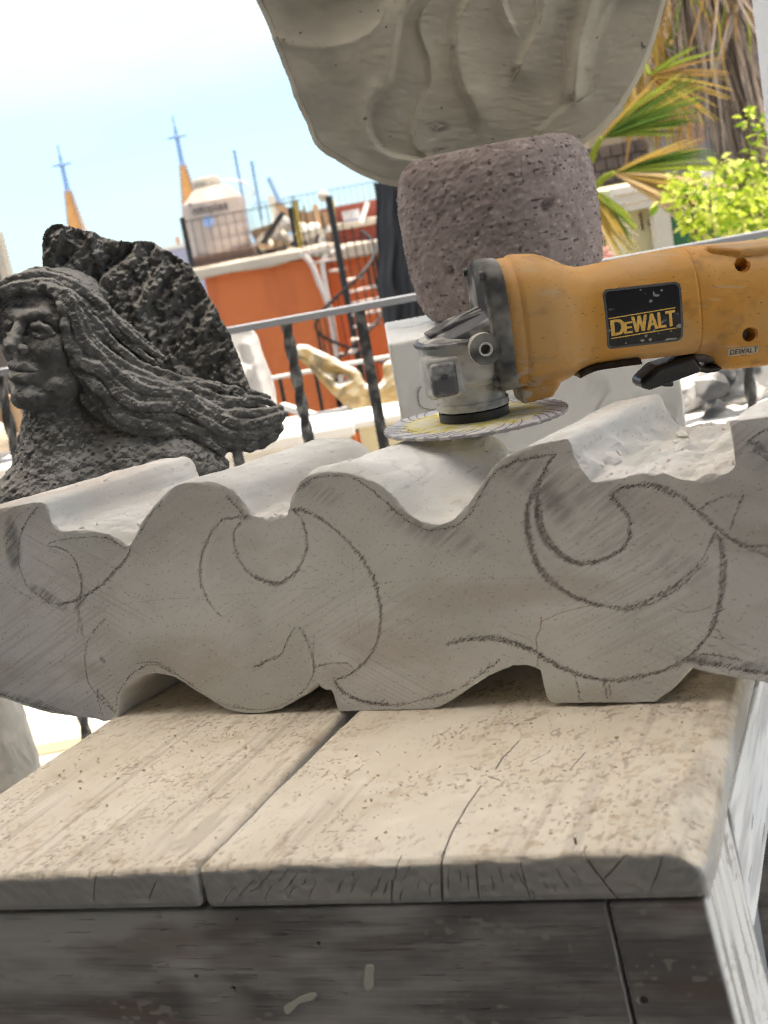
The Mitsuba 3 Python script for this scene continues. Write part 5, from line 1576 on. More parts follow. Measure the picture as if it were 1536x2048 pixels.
def twisted(p0, p1, w, turns):
    p0, p1 = np.asarray(p0, float), np.asarray(p1, float)
    n = 150
    rings = []
    for i in range(n):
        t = i / (n - 1)
        a = t * turns * 2 * math.pi
        rings.append([[math.cos(a + k * math.pi / 2 + math.pi / 4) * w * 0.7071, math.sin(a + k * math.pi / 2 + math.pi / 4) * w * 0.7071, t * np.linalg.norm(p1 - p0)] for k in range(4)])
    m = loft(np.array(rings))
    t = nz(p1 - p0)
    a = nz(np.cross([0, 1, 0], t))
    return xf(m, mat4(a, np.cross(t, a), t, p0))


step = None
for i in range(-6, 8):
    x = 571 + 143.0 * i
    if True:
        pt = PL_ + rd * ((aty(571, 641, 2.2)[0] - PL_[0]) + i * 0.1245) / rd[0]
        foot = [pt[0], pt[1], 0.105]
        top = [pt[0], pt[1], pt[2] - 0.0054]
        if i % 2 == 0:
            put('twisted_bar', twisted(foot, top, 0.0145, 4.6), 'iron_dusty', RA)
        else:
            put('flat_bar', bar(foot, top, 0.018, 0.012, ref=(0, 1, 0)), 'iron_dusty', RA)
for x in (rl[0] + 0.02, rr[0] - 0.02):
    put('post', bar([x, PL_[1] + (x - PL_[0]) * rd[1] / rd[0] + 0.03, 0], [x, PL_[1] + (x - PL_[0]) * rd[1] / rd[0] + 0.03, PL_[2] - 0.006], 0.03), 'iron_dusty', RA)

# ------------------------------------------------------------------ beyond the railing: stone pieces on the sunlit terrace
Zrel = lambda x, y, Y: aty(x, y, Y)[2]
WY = 3.30
lw = thing('low_wall', 'low white wall with a pale cap beyond the railing', 'wall')
wz = aty(640, 858, WY)[2]
put('wall', box([aty(380, 860, WY)[0], WY, 0], [aty(700, 860, WY)[0], WY + 0.30, wz - 0.03]), 'plaster_white', lw)
put('cap', rbox([aty(372, 860, WY)[0], WY - 0.02, wz - 0.03], [aty(702, 860, WY)[0] + 0.01, WY + 0.32, wz], 0.006), 'plaster_white', lw)
yp = thing('yellow_plinth', 'pale yellow plinth with a white top under the hooked stone carving', 'plinth')
py0, py1 = aty(712, 830, WY + 0.02), aty(1010, 800, WY + 0.02)
yz = aty(760, 832, WY + 0.02)[2]
put('plinth_body', box([py0[0], WY + 0.01, 0], [py1[0], WY + 0.42, yz - 0.02]), 'plaster_yellow', yp)
put('plinth_top', rbox([py0[0] - 0.012, WY, yz - 0.02], [py1[0] + 0.012, WY + 0.43, yz], 0.005), 'plaster_white', yp)

# hooked carving (flat stone with a hole and a round bay)
AN = [(588, 704), (592, 695), (602, 690), (616, 692), (634, 700), (660, 712), (695, 731), (718, 744), (724, 756), (729, 764), (739, 770), (751, 771), (760, 766), (766, 757), (768, 746), (766, 737), (772, 724), (787, 719), (815, 708), (850, 696), (880, 700), (884, 760), (862, 800), (830, 822), (796, 832), (754, 836), (724, 832), (694, 813), (668, 790), (648, 770), (628, 746), (612, 730), (598, 718)]
AF = frame(740, 770, (WY + 0.18) / FW[1])
apoly = sg.Polygon(smooth_poly(np.array([[x - 740, 770 - y] for x, y in AN], float), 160, True))
th_ = np.linspace(0, 2 * np.pi, 24)[:-1]
apoly = apoly.difference(sg.Polygon(np.c_[-58 + 11 * np.cos(th_) + 3 * np.sin(th_), 13 + 9 * np.sin(th_)]))
am = extrude(apoly, 46)
v_, f_ = trimesh.remesh.subdivide_to_size(am.vertices, am.faces, 7, max_iter=12)
am = trimesh.Trimesh(v_, f_, process=True)
am.apply_translation([0, 0, -23])
edge_d = shapely.distance(apoly.boundary, shapely.points(am.vertices[:, :2]))
am.vertices[:, 2] *= 0.55 + 0.45 * np.clip(edge_d / 9, 0, 1) ** 0.5
dd = np.hypot((am.vertices[:, 0] + 66) / 34, (am.vertices[:, 1] - 22 + 0.35 * (am.vertices[:, 0] + 66)) / 15)
am.vertices[:, 2] -= np.clip(1 - dd, 0, 1) * 22 * (am.vertices[:, 2] > 0)
am.vertices = am.vertices + am.vertex_normals * ((meshkit.fbm(am.vertices * 0.09, 3, seed=4) - 0.5) * 3.2)[:, None]
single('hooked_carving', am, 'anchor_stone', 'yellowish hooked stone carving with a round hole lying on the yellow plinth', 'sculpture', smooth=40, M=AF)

ST = [(452, 668), (468, 655), (488, 651), (504, 658), (516, 674), (524, 700), (534, 728), (546, 760), (553, 800), (560, 850), (566, 905), (500, 930), (440, 930), (420, 860), (424, 760), (436, 700)]


def statue_h(P):
    h = 6 * (meshkit.fbm(np.c_[P * 0.05, np.zeros(len(P))], 3, seed=5) - 0.5)
    for line, w, a in (([(500, 690), (520, 760), (545, 860)], 9, 12), ([(484, 700), (500, 780), (520, 880)], 7, -9), ([(494, 740), (488, 770), (498, 790)], 10, 14), ([(470, 720), (474, 800), (500, 900)], 9, 10), ([(505, 800), (530, 860), (548, 900)], 6, -8)):
        d, _ = polyd(P, smooth_poly(np.array(line, float), 20))
        h += a * np.exp(-(d / w) ** 2)
    return h


stm = slab(ST, (490, 790), statue_h, 70, 60, 160, (490, 790), 12)
FS = frame(490, 790, (WY + 0.12) / FW[1])
single('white_statue', stm, 'statue_stone', 'white weathered stone statue behind the handrail beside the dark bust', 'sculpture', smooth=50, M=FS)

# second fence, lower down
F2 = thing('lower_fence', 'thin iron fence with twisted bars before the orange house', 'fence')
FY = 4.9
a0, a1 = aty(470, 770, FY), aty(860, 696, FY)
a1 = np.array([a1[0], a1[1], a0[2]])
zb2 = aty(600, 880, FY)[2]
put('handrail', bar(a0, a1, 0.03, 0.012, ref=(0, 0, 1)), 'plaster_white', F2)
put('bottom_rail', bar([a0[0], a0[1], zb2], [a1[0], a1[1], zb2], 0.03, 0.012, ref=(0, 0, 1)), 'iron_black', F2)
n2 = 11
for i in range(n2):
    p = a0 + (a1 - a0) * (i + 0.5) / n2
    put('twisted_bar', twisted([p[0], p[1], zb2 - 0.05], [p[0], p[1], p[2] - 0.006], 0.018, 9) if i % 2 else bar([p[0], p[1], zb2 - 0.05], [p[0], p[1], p[2] - 0.006], 0.014), 'iron_black', F2)
for p in (a0, a1):
    put('post', bar([p[0], p[1] + 0.02, -5.9], [p[0], p[1] + 0.02, p[2]], 0.05), 'iron_black', F2)
q0, q1 = aty(566, 812, 4.3), aty(675, 846, 3.8)
put('stair_rail', bar(q0, q1, 0.02), 'plaster_white', F2, label='pale sloping rail below the fence')

# rubble of white marble to the right
ico2 = trimesh.creation.icosphere(subdivisions=2)


def rock_mesh(r, seed):
    g = np.random.default_rng(seed)
    pts = g.normal(size=(16, 3))
    pts /= np.linalg.norm(pts, axis=1, keepdims=True)
    pts *= g.uniform(0.7, 1.1, (16, 1)) * np.array([1, 0.85, 0.75])
    h = trimesh.convex.convex_hull(pts * r)
    v, f = trimesh.remesh.subdivide_to_size(h.vertices, h.faces, r * 0.35, max_iter=8)
    m = trimesh.Trimesh(v, f, process=True)
    m.vertices = m.vertices + m.vertex_normals * ((meshkit.fbm(m.vertices * 2.2 / r + seed, 3) - 0.5) * r * 0.22)[:, None]
    return m


RB_Y = 2.95
rbase = aty(1400, 850, RB_Y)
rub = [(1345, 800, .055), (1378, 812, .05), (1398, 806, .052), (1362, 780, .05), (1425, 815, .05), (1450, 790, .06), (1488, 768, .06), (1470, 812, .06), (1510, 790, .055), (1530, 752, .06), (1500, 745, .055), (1465, 750, .05), (1420, 770, .055), (1392, 760, .06), (1345, 752, .05), (1440, 742, .045), (1540, 800, .06), (1410, 845, .06), (1450, 850, .06), (1500, 850, .06), (1350, 850, .06)]
RT_ = thing('rubble_shelf', 'white block carrying broken marble beyond the railing', 'block')
sz = aty(1400, 862, RB_Y)[2]
put('block', box([rbase[0] - 0.12, RB_Y - 0.1, 0], [rbase[0] + 0.42, RB_Y + 0.5, sz]), 'plaster_white', RT_)
where = ['leftmost in the front row', 'second from the left in the front row', 'third in the front row', 'behind the leftmost front chunk', 'in the middle of the front row', 'right of the middle of the heap', 'large, right of the twisted bar', 'low, right of the twisted bar', 'near the right frame edge', 'topmost at the right frame edge',
         'high on the right side', 'high beside the twisted bar', 'just left of the twisted bar', 'in the middle, left of the twisted bar', 'topmost on the left', 'small, topmost under the handle', 'far right beside the carved block', 'at the bottom under the twisted bar', 'at the bottom, right of the twisted bar', 'at the bottom on the right', 'at the bottom on the left']
for i, (x, y, r) in enumerate(rub):
    p = aty(x, y, RB_Y + 0.12 + 0.14 * ((i * 7) % 3))
    single('marble_chunk', rock_mesh(r * 1.15, 100 + i), 'rubble_marble', 'broken grey and white marble chunk ' + where[i], 'stone', group='broken marble chunks in the heap on the right', smooth=28, M=mat4([1, 0, 0], [0, 1, 0], [0, 0, 1], p))

# left edge: rough column, white table with a pale boulder, brown pilaster, neighbour's brick corner
cp = at(-6, 1500, 1.75)
zt = at(0, 1250, 1.75)[2]
hgt = zt
prof = smooth_poly(np.array([(0.1 / 1000, 0), (0.07, 0), (0.068, 0.2), (0.057, hgt * 0.55), (0.046, hgt * 0.85), (0.042, hgt), (0.0001, hgt)]), 120)
col = lathe(prof, 90)
col = shake(col, 0.004, 40, 4, 3)
single('rough_column', col, 'rough_column', 'rough pale stone column standing on the floor left of the bench', 'column', smooth=True, M=mat4([1, 0, 0], [0, 1, 0], [0, 0, 1], [cp[0], cp[1], 0]))
LT = thing('white_table', 'white table edge with dark leg at the far left behind the bust', 'table')
t0 = aty(10, 936, 3.55)
put('table_top', box([t0[0] - 0.4, 3.46, t0[2] - 0.016], [t0[0] + 0.035, 3.73, t0[2] + 0.01]), 'plaster_white', LT)
for dx in (-0.35, 0.0):
    put('leg', bar([t0[0] + dx, 3.5, 0], [t0[0] + dx, 3.5, t0[2] - 0.017], 0.03), 'iron_dusty', LT)
bo = ico2.copy()
bo = trimesh.creation.icosphere(subdivisions=4)
bo.vertices *= [0.085, 0.06, 0.055]
bo = shake(bo, 0.006, 18, 3, 2)
single('pale_boulder', bo, 'boulder_pale', 'smooth pale bluish boulder on the white table at the left edge', 'stone', smooth=True, M=mat4([1, 0, 0], [0, 1, 0], [0, 0, 1], aty(-22, 934, 3.55) + [0, 0.06, 0.062]))
pa, pb = aty(18, 835, 5.4), aty(40, 900, 5.4)
single('brown_pilaster', rbox([pa[0] - 0.05, 5.3, -5.8], [pa[0] + 0.06, 5.4, aty(12, 790, 5.4)[2]], 0.01), 'brown_board', 'narrow brown weathered post at the left edge beyond the railing', 'post')
NBK = thing('brick_house', 'brick house corner with grey render at the far left edge', 'house')
nb = aty(6, 520, 14)
ztop = aty(1, 462, 14)[2]
put('wall', box([nb[0] - 4, 14.02, -6], [nb[0] - 0.02, 14.3, ztop - 0.05]), 'mortar', NBK)
put('corner_render', box([nb[0] - 0.055, 13.97, -6], [nb[0] + 0.02, 14.2, ztop]), 'concrete', NBK)
for r in range(9):
    z = ztop - 0.2 - 0.11 * r
    for c in range(3):
        x1 = nb[0] - 0.06 - 0.24 * c - (0.12 if r % 2 else 0)
        put('brick', box([x1 - 0.225, 13.99, z], [x1, 14.05, z + 0.095]), 'pot_clay', NBK)

# ------------------------------------------------------------------ orange house with water tank and roof clutter
OY = 24.0
OH = thing('orange_house', 'orange rendered house with a flat concrete roof behind the railing', 'house')
rl0, rl1 = aty(394, 545, OY), aty(634, 512, OY)
zr0 = rl0[2]
put('wall', box([rl0[0] + 0.1, OY + 0.05, -6], [rl1[0] + 0.1, OY + 9, zr0 - 0.12]), 'orange_wall', OH)
rs0, rs1 = aty(640, 520, OY + 1.4), aty(905, 480, OY + 1.4)
put('wall', box([rl1[0] + 0.12, OY + 1.4, -6], [rs1[0], OY + 9, zr0 - 0.3]), 'orange_wall', OH)
sl = dense_box((rl0[0] - 0.1, OY - 0.15, zr0 - 0.12), (rl1[0] + 0.25, OY + 9, zr0 + 0.07), 0.35, 0.04)
sl.vertices = sl.vertices + sl.vertex_normals * ((meshkit.fbm(sl.vertices * 1.6, 4, seed=3) - 0.5) * 0.16)[:, None]
put('roof_slab', sl, 'concrete', OH, 40, label='uneven pale concrete roof edge')
sl = dense_box((rl1[0] + 0.26, OY + 1.2, zr0 - 0.29), (rs1[0], OY + 9, zr0 - 0.04), 0.35, 0.04)
sl.vertices = sl.vertices + sl.vertex_normals * ((meshkit.fbm(sl.vertices * 1.6, 4, seed=5) - 0.5) * 0.14)[:, None]
put('roof_slab', sl, 'concrete', OH, 40)
up0, up1 = aty(585, 470, 28.5), aty(745, 440, 28.5)
put('parapet', box([up0[0], 28.5, zr0], [aty(770, 440, 28.5)[0], 28.8, aty(700, 408, 28.5)[2]]), 'red_wall', OH, label='dark red parapet on the roof')
for i in range(9):
    x0 = aty(588 + i * 10, 460, 28.2)[0]
    put('board', box([x0, 28.3 + 0.02 * (i % 2), zr0], [x0 + 0.098, 28.36 + 0.02 * (i % 2), aty(600 + i * 9, 422 - 2 * (i % 3), 28.3)[2]]), 'brown_board', OH)
slab2 = [aty(655, 448, 26.5), aty(760, 432, 26.5)]
put('upper_slab', rbox([slab2[0][0], 26.2, zr0 + 0.25], [slab2[1][0] + 0.6, 28.2, zr0 + 0.38], 0.02), 'concrete', OH)
put('upper_wall', box([slab2[0][0] + 0.1, 26.4, zr0 - 0.02], [slab2[1][0] + 0.5, 28.1, zr0 + 0.249]), 'red_wall', OH)
for pts, r in (([(600, 505), (624, 530), (638, 566), (650, 592), (660, 622), (668, 670), (676, 720), (684, 790), (692, 860)], .055), ([(690, 498), (660, 508), (645, 524), (652, 580), (657, 604)], .05)):
    P = smooth_poly(np.array([aty(x, y, OY - 0.12 + 0.0 * i) for i, (x, y) in enumerate(pts)]), 40)
    put('drain_pipe', tube(P, r, 10), 'pipe_white', OH, True, label='white drain pipe bending down the orange wall')
# railing on the roof
RR = thing('roof_railing', 'dark thin railing along the roof edge before the water tank', 'railing')
za = aty(388, 440, OY)[2]
xe = aty(604, 420, OY)[0]
put('top_rail', bar([rl0[0] - 0.06, OY, za], [xe, OY, za], 0.022), 'iron_black', RR)
put('bottom_rail', bar([rl0[0] - 0.06, OY, zr0 + 0.16], [xe, OY, zr0 + 0.16], 0.022), 'iron_black', RR)
put('post', bar([rl0[0] - 0.06, OY, zr0 + 0.02], [rl0[0] - 0.06, OY, za + 0.08], 0.09), 'iron_black', RR, label='thick corner post of the roof railing')
nbar = 14
for i in range(1, nbar):
    x = rl0[0] - 0.06 + (xe - rl0[0] + 0.06) * i / nbar
    put('bar', bar([x, OY, zr0 + 0.06], [x, OY, za - 0.012], 0.013), 'iron_black', RR)
# water tank
TY = 26.0
TA = thing('water_tank', 'beige round water tank with dark lettering on the orange house roof', 'water tank')
tc = aty(439, 470, TY)
rt_ = (aty(500, 470, TY)[0] - aty(380, 480, TY)[0]) / 2
zb_, zs_, zt_ = aty(446, 503, TY)[2], aty(438, 401, TY)[2], aty(432, 372, TY)[2]
prof = [(0.01, zb_), (rt_ * 0.97, zb_), (rt_, zb_ + 0.05)]
for k in range(1, 8):
    z = zb_ + (zs_ - zb_) * k / 8
    prof += [(rt_, z - 0.03), (rt_ * 0.985, z), (rt_, z + 0.03)] if k in (2, 4) else [(rt_, z)]
prof += [(rt_ * 1.005, zs_), (rt_ * 0.98, zs_ + 0.03), (rt_ * 0.55, zt_), (0.01, zt_ + 0.01)]
put('tank_body', lathe(prof, 64), 'tank_beige', TA, 35, M=mat4([1, 0, 0], [0, 1, 0], [0, 0, 1], [tc[0], tc[1], 0]))
put('lid', lathe([(0.01, zt_), (rt_ * 0.46, zt_ + 0.005), (rt_ * 0.47, zt_ + 0.12), (rt_ * 0.40, zt_ + 0.19), (0.01, zt_ + 0.21)], 40), 'concrete', TA, 35, M=mat4([1, 0, 0], [0, 1, 0], [0, 0, 1], [tc[0] - 0.05, tc[1], 0]))


def on_tank(mesh, x0, z0, off):
    v, f = trimesh.remesh.subdivide_to_size(mesh.vertices, mesh.faces, 0.05, max_iter=8)
    a = (v[:, 0] + x0) / rt_
    R_ = rt_ + off + v[:, 2]
    return tm(np.c_[tc[0] + R_ * np.sin(a), tc[1] - R_ * np.cos(a), z0 + v[:, 1]], f)


ltz = aty(420, 425, TY)[2]
put('lettering', on_tank(meshkit.text_mesh('rotoplas', 0.14, 0.004, bold=True), -0.42, ltz, 0.004), 'print_dark', TA, label='dark lettering on the tank')
e_ = lathe([(0.001, 0), (0.11, 0), (0.11, 0.004), (0.001, 0.004)], 20)
put('round_mark', on_tank(e_, -0.11, ltz - 0.17, 0.004), 'print_blue', TA, label='round pale blue mark on the tank')
put('drop_mark', on_tank(lathe([(0.001, 0), (0.035, 0), (0.035, 0.004), (0.001, 0.004)], 12), -0.44, ltz + 0.2, 0.004), 'print_dark', TA)
TBASE = single('tank_base', rbox([tc[0] - rt_ * 0.95, TY - rt_, zr0 + 0.04], [tc[0] + rt_ * 1.1, TY + rt_, zb_ - 0.002], 0.03), 'rusty_brown', 'dark base under the beige water tank', 'base')
hp = smooth_poly(np.array([aty(x, y, TY) for x, y in ((440, 362), (478, 362), (498, 372), (508, 386), (498, 396), (490, 404), (492, 440))]), 40)
put('pipe', tube(hp, 0.02, 8), 'pipe_white', TA, True)


def antenna(x0, y0, x1, y1, Y, r, label):
    b = aty(x1, y1, Y)
    t = aty(x0, y0, Y)
    single('roof_pole', tube(np.array([b, (b + t) / 2, t]), r, 8), 'steel_blue', label, 'pole', True)


antenna(468, 300, 500, 470, 27, 0.033, 'left thin blue pole rising behind the water tank')
antenna(503, 322, 524, 440, 27.3, 0.036, 'middle thin blue pole on the roof')
antenna(537, 355, 562, 410, 27.6, 0.05, 'short leaning blue pole on the roof')
# clutter
single('black_post', bar(aty(580, 415, 25.2), aty(596, 500, 25.2), 0.11), 'iron_black', 'short black post standing among the roof clutter', 'post')
single('yellow_post', bar(aty(588, 404, 25.0), aty(603, 500, 25.0), 0.085), 'yellow_paint', 'yellow post beside the black post on the roof', 'post')
for i, (x0, y0, x1, y1, w, m, lb) in enumerate(((515, 500, 566, 425, .10, 'iron_black', 'dark bar leaning in the roof clutter'), (525, 505, 570, 440, .06, 'pipe_white', 'white bar leaning in the roof clutter'), (540, 392, 560, 460, .12, 'concrete', 'broken pale slab edge on the roof'), (548, 410, 585, 430, .16, 'brown_board', 'brown board lying across the roof clutter'),
                                                 (505, 470, 560, 452, .18, 'brown_board', 'long brown plank low in the roof clutter'), (556, 420, 540, 470, .10, 'sack', 'pale lath upright in the roof clutter'), (630, 410, 640, 470, .10, 'brown_board', 'brown lath before the red parapet'), (664, 400, 672, 470, .07, 'yellow_paint', 'yellow lath before the red parapet'), (735, 405, 722, 445, .09, 'sack', 'white lath leaning beside the bucket'))):
    single('roof_scrap', bar(aty(x0, y0, 25.6 + 0.08 * i), aty(x1, y1, 25.4 + 0.08 * i), w, 0.04), m, lb, 'scrap')
for i, (x, y, r, m, lb) in enumerate(((625, 470, .24, 'sack', 'large white sack on the roof of the orange house'), (605, 462, .16, 'sack', 'small white sack beside the large white sack'), (555, 480, .22, 'concrete', 'pale heap of debris on the roof'), (535, 492, .2, 'rusty_brown', 'dark heap of debris beside the tank'), (646, 392, .11, 'concrete', 'small pale lump on the parapet'), (575, 448, .16, 'statue_stone', 'grey bundle under the black post'))):
    single('roof_heap', shake(xf(ico2, mat4([1, 0, 0], [0, 1, 0], [0, 0, 1], aty(x, y, 25.8 + 0.12 * i), r)), r * 0.35, 2.2 / r, 3, i), m, lb, 'heap', smooth=35)
for i in range(44):
    p = aty(rng.uniform(500, 650), rng.uniform(440, 505), 25.3 + 1.6 * rng.random())
    p[2] = zr0 + 0.07 + abs(rng.normal()) * 0.16
    d = nz(np.array([rng.normal(), rng.normal() * 0.6, rng.normal() * 0.5])) * rng.uniform(0.1, 0.32)
    single('broken_piece', bar(p - d, p + d, rng.uniform(0.03, 0.14), rng.uniform(0.02, 0.08)), ['concrete', 'brown_board', 'sack', 'iron_black', 'statue_stone', 'rusty_brown'][i % 6], 'small broken piece in the rubble on the orange house roof', 'rubble', group='broken pieces on the orange house roof')
bu = aty(706, 452, 26.6)
BK = thing('bucket', 'white bucket with a dark blue band on the roof', 'bucket')
put('bucket_body', lathe([(0.01, 0), (0.15, 0), (0.165, 0.18), (0.01, 0.181)], 24), 'bucket_blue', BK, 30, M=mat4([1, 0, 0], [0, 1, 0], [0, 0, 1], bu - [0, 0, 0.05]))
put('bucket_rim', lathe([(0.01, 0.182), (0.167, 0.182), (0.178, 0.36), (0.01, 0.361)], 24), 'bucket_white', BK, 30, M=mat4([1, 0, 0], [0, 1, 0], [0, 0, 1], bu - [0, 0, 0.05]))
# far railing on the roof
FR2 = thing('far_railing', 'faint bluish railing along the back of the roof', 'railing')
b0_, b1_ = aty(505, 408, 30), aty(760, 362, 30)
zz_ = (b0_[2] + b1_[2]) / 2
put('top_rail', bar([b0_[0], 30, zz_], [b1_[0], 30, zz_], 0.03), 'steel_blue', FR2)
for i in range(22):
    x = b0_[0] + (b1_[0] - b0_[0]) * i / 21
    put('bar', bar([x, 30, zz_ - 0.75], [x, 30, zz_ - 0.016], 0.02), 'steel_blue', FR2)
# black tarpaulin
u_, w_ = np.meshgrid(np.linspace(0, 1, 40), np.linspace(0, 1, 50), indexing='ij')
c4 = [aty(746, 366, 20.2), aty(862, 352, 20.2), aty(764, 652, 20.2), aty(870, 640, 20.2)]
Pt = (1 - w_)[..., None] * ((1 - u_)[..., None] * c4[0] + u_[..., None] * c4[1]) + w_[..., None] * ((1 - u_)[..., None] * c4[2] + u_[..., None] * c4[3])
Pt[..., 1] += 0.07 * np.sin(u_ * 17 + 1.2 * w_) * (0.4 + 0.6 * w_) + 0.03 * np.sin(u_ * 37 + 2 * w_)
Pt[..., 0] += 0.02 * np.sin(w_ * 7) + 0.015 * np.sin(w_ * 15 + u_ * 3)
i, j = np.meshgrid(np.arange(39), np.arange(49), indexing='ij')
q = np.stack([i * 50 + j, (i + 1) * 50 + j, (i + 1) * 50 + j + 1, i * 50 + j + 1], -1).reshape(-1, 4)
single('black_tarpaulin', tm(Pt.reshape(-1, 3), q), 'tarp', 'black tarpaulin hanging beside the spiral stair left of the brown pedestal', 'tarpaulin', smooth=True)

# spiral stair
SS = thing('spiral_stair', 'black iron spiral stair with pale steps against the orange wall', 'stair')
SYY = 22.6
ca, cb = aty(657, 392, SYY), aty(748, 900, SYY)
cx = aty(693, 590, SYY)[0]
put('column', tube(np.array([[cx, SYY, -5.9], [cx, SYY, -2], [cx, SYY, ca[2]]]), 0.062, 14), 'iron_black', SS, 40, label='thick black centre column of the spiral stair')
R_S = 0.60
z_ref = aty(700, 610, SYY)[2]
for i in range(-12, 12):
    a = math.radians(30 * i + 8)
    z = z_ref + 0.195 * i
    if z > zr0 + 0.1:
        continue
    w = math.radians(15)
    pl = [(0.05 * math.cos(a - 1), 0.05 * math.sin(a - 1)), (R_S * math.cos(a - w), R_S * math.sin(a - w)), (R_S * math.cos(a), R_S * math.sin(a)), (R_S * math.cos(a + w), R_S * math.sin(a + w)), (0.05 * math.cos(a + 1), 0.05 * math.sin(a + 1))]
    put('step', xf(extrude(pl, 0.035), mat4([1, 0, 0], [0, 1, 0], [0, 0, 1], [cx, SYY, z])), 'step_pale', SS)
    for da in (-0.13, 0.13):
        x, y = cx + (R_S + 0.02) * math.cos(a + da), SYY + (R_S + 0.02) * math.sin(a + da)
        put('baluster', bar([x, y, z], [x, y, z + 0.95 + 0.195 * da * 6 / math.pi], 0.024), 'iron_black', SS)
hx = np.linspace(-12.5, (zr0 - 0.75 - z_ref) / 0.195, 260)
for dz, r in ((0.95, 0.030), (0.03, 0.026)):
    put('handrail', tube(np.stack([cx + (R_S + 0.02) * np.cos(np.radians(30 * hx + 8)), SYY + (R_S + 0.02) * np.sin(np.radians(30 * hx + 8)), z_ref + 0.195 * hx + dz], 1), r, 6), 'iron_black', SS, True)

# far house and church spires
fh = [aty(322, 498, 70), aty(400, 488, 70)]
FHS = thing('far_house', 'far pale lilac house with a white roof edge between the rock and the water tank', 'house')
put('wall', box([fh[0][0], 70, -12], [fh[1][0] + 1.5, 78, aty(360, 496, 70)[2]]), 'far_lilac', FHS)
put('roof', box([fh[0][0] - 0.15, 69.85, aty(360, 496, 70)[2] + 0.005], [fh[1][0] + 1.6, 78.2, aty(360, 489, 70)[2]]), 'plaster_white', FHS)
put('chimney', box([aty(352, 480, 71)[0], 71, aty(352, 490, 71)[2]], [aty(357, 480, 71)[0], 71.4, aty(355, 474, 71)[2]]), 'pot_clay', FHS)


def spire(tip, top, base, hw0, hw1, CY, lab):
    k = thing('church_spire', lab, 'spire')
    t, b = aty(*top, CY), aty(*base, CY)
    b = np.array([b[0], b[1], b[2]])
    cxx = (t[0] + b[0]) / 2
    px = CY / (FPX * FW[1])
    h = t[2] - b[2]
    slope = (hw1 - hw0) * px / h
    zlow = b[2] - 6
    wl = hw1 * px + 6 * slope
    v = [[cxx + sx * hw0 * px, CY + sy * hw0 * px, t[2]] for sx, sy in ((-1, -1), (1, -1), (1, 1), (-1, 1))] + [[cxx + sx * wl, CY + sy * wl, zlow] for sx, sy in ((-1, -1), (1, -1), (1, 1), (-1, 1))]
    put('body', m3.Manifold.hull_points(np.array(v, np.float32)), 'spire_orange', k)
    put('tower', box([cxx - wl - 0.3, CY - wl - 0.3, -34], [cxx + wl + 0.3, CY + wl + 0.3, zlow]), 'spire_orange', k)
    kn = []
    n = int((t[2] - zlow) / (7.6 * px))
    for i in range(n):
        z = t[2] - (i + 0.3) * 7.6 * px
        w = hw0 * px + (t[2] - z) * slope
        for sx, sy in ((-1, -1), (1, -1), (1, 1), (-1, 1)):
            kn.append(box([cxx + sx * w - 2.0 * px, CY + sy * w - 2.0 * px, z - 2.4 * px], [cxx + sx * w + 2.0 * px, CY + sy * w + 2.0 * px, z + 2.4 * px]))
    put('crocket_row', cat(kn), 'spire_trim', k, kind='stuff')
    put('cap', box([cxx - 6 * px, CY - 6 * px, t[2]], [cxx + 6 * px, CY + 6 * px, t[2] + 5 * px]), 'far_lilac', k)
    tp = aty(*tip, CY)
    Lc = tp[2] - t[2]
    z0 = t[2] + 5 * px
    put('cross', cat([tube(np.array([[cxx, CY, z0], [cxx, CY, z0 + Lc * 0.45], [cxx, CY, z0 + Lc * 0.72]]), [5.0 * px, 4.0 * px, 2.8 * px], 8), tube(np.array([[cxx, CY, z0 + Lc * 0.7], [cxx, CY, tp[2]]]), 1.6 * px, 6)]), 'cross_blue', k)
    zc = z0 + Lc * 0.53
    put('cross_arm', tube(np.array([[cxx - 18 * px, CY, zc], [cxx - 7 * px, CY, zc], [cxx, CY, zc], [cxx + 7 * px, CY, zc], [cxx + 18 * px, CY, zc]]), np.array([2.2, 2.6, 5.6, 2.6, 2.2]) * px, 8), 'cross_blue', k)


spire((115, 290), (136, 384), (156, 470), 5.5, 14.5, 130, 'left orange church spire with a blue cross behind the rock')
spire((343, 232), (366, 332), (392, 460), 5.5, 21, 122, 'right orange church spire with a blue cross beside the water tank')

# ------------------------------------------------------------------ right: palm, bush, kiosk and painted house
MU = thing('painted_house', 'house with a bright multicoloured mural behind the palm', 'house')
m0, m1 = aty(1180, 300, 14), aty(1760, 200, 14)
put('wall', box([m0[0], 14, -3], [m1[0], 18, aty(1370, 52, 14)[2]]), 'mural', MU)
put('roof_edge', box([m0[0] - 0.1, 13.9, aty(1370, 52, 14)[2] + 0.004], [m1[0], 18.1, aty(1370, 44, 14)[2]]), 'concrete', MU)
for (x, y, w, h) in ((1330, 150, 46, 60), (1512, 230, 30, 40)):
    c = aty(x, y, 13.97)
    put('window', box([c[0] - w * .0027, 13.95, c[2] - h * .0027], [c[0] + w * .0027, 13.99, c[2] + h * .0027]), 'steel_blue', MU)
put('balcony_rail', bar(aty(1335, 246, 13.6), aty(1420, 232, 13.6), 0.03), 'iron_grey', MU)
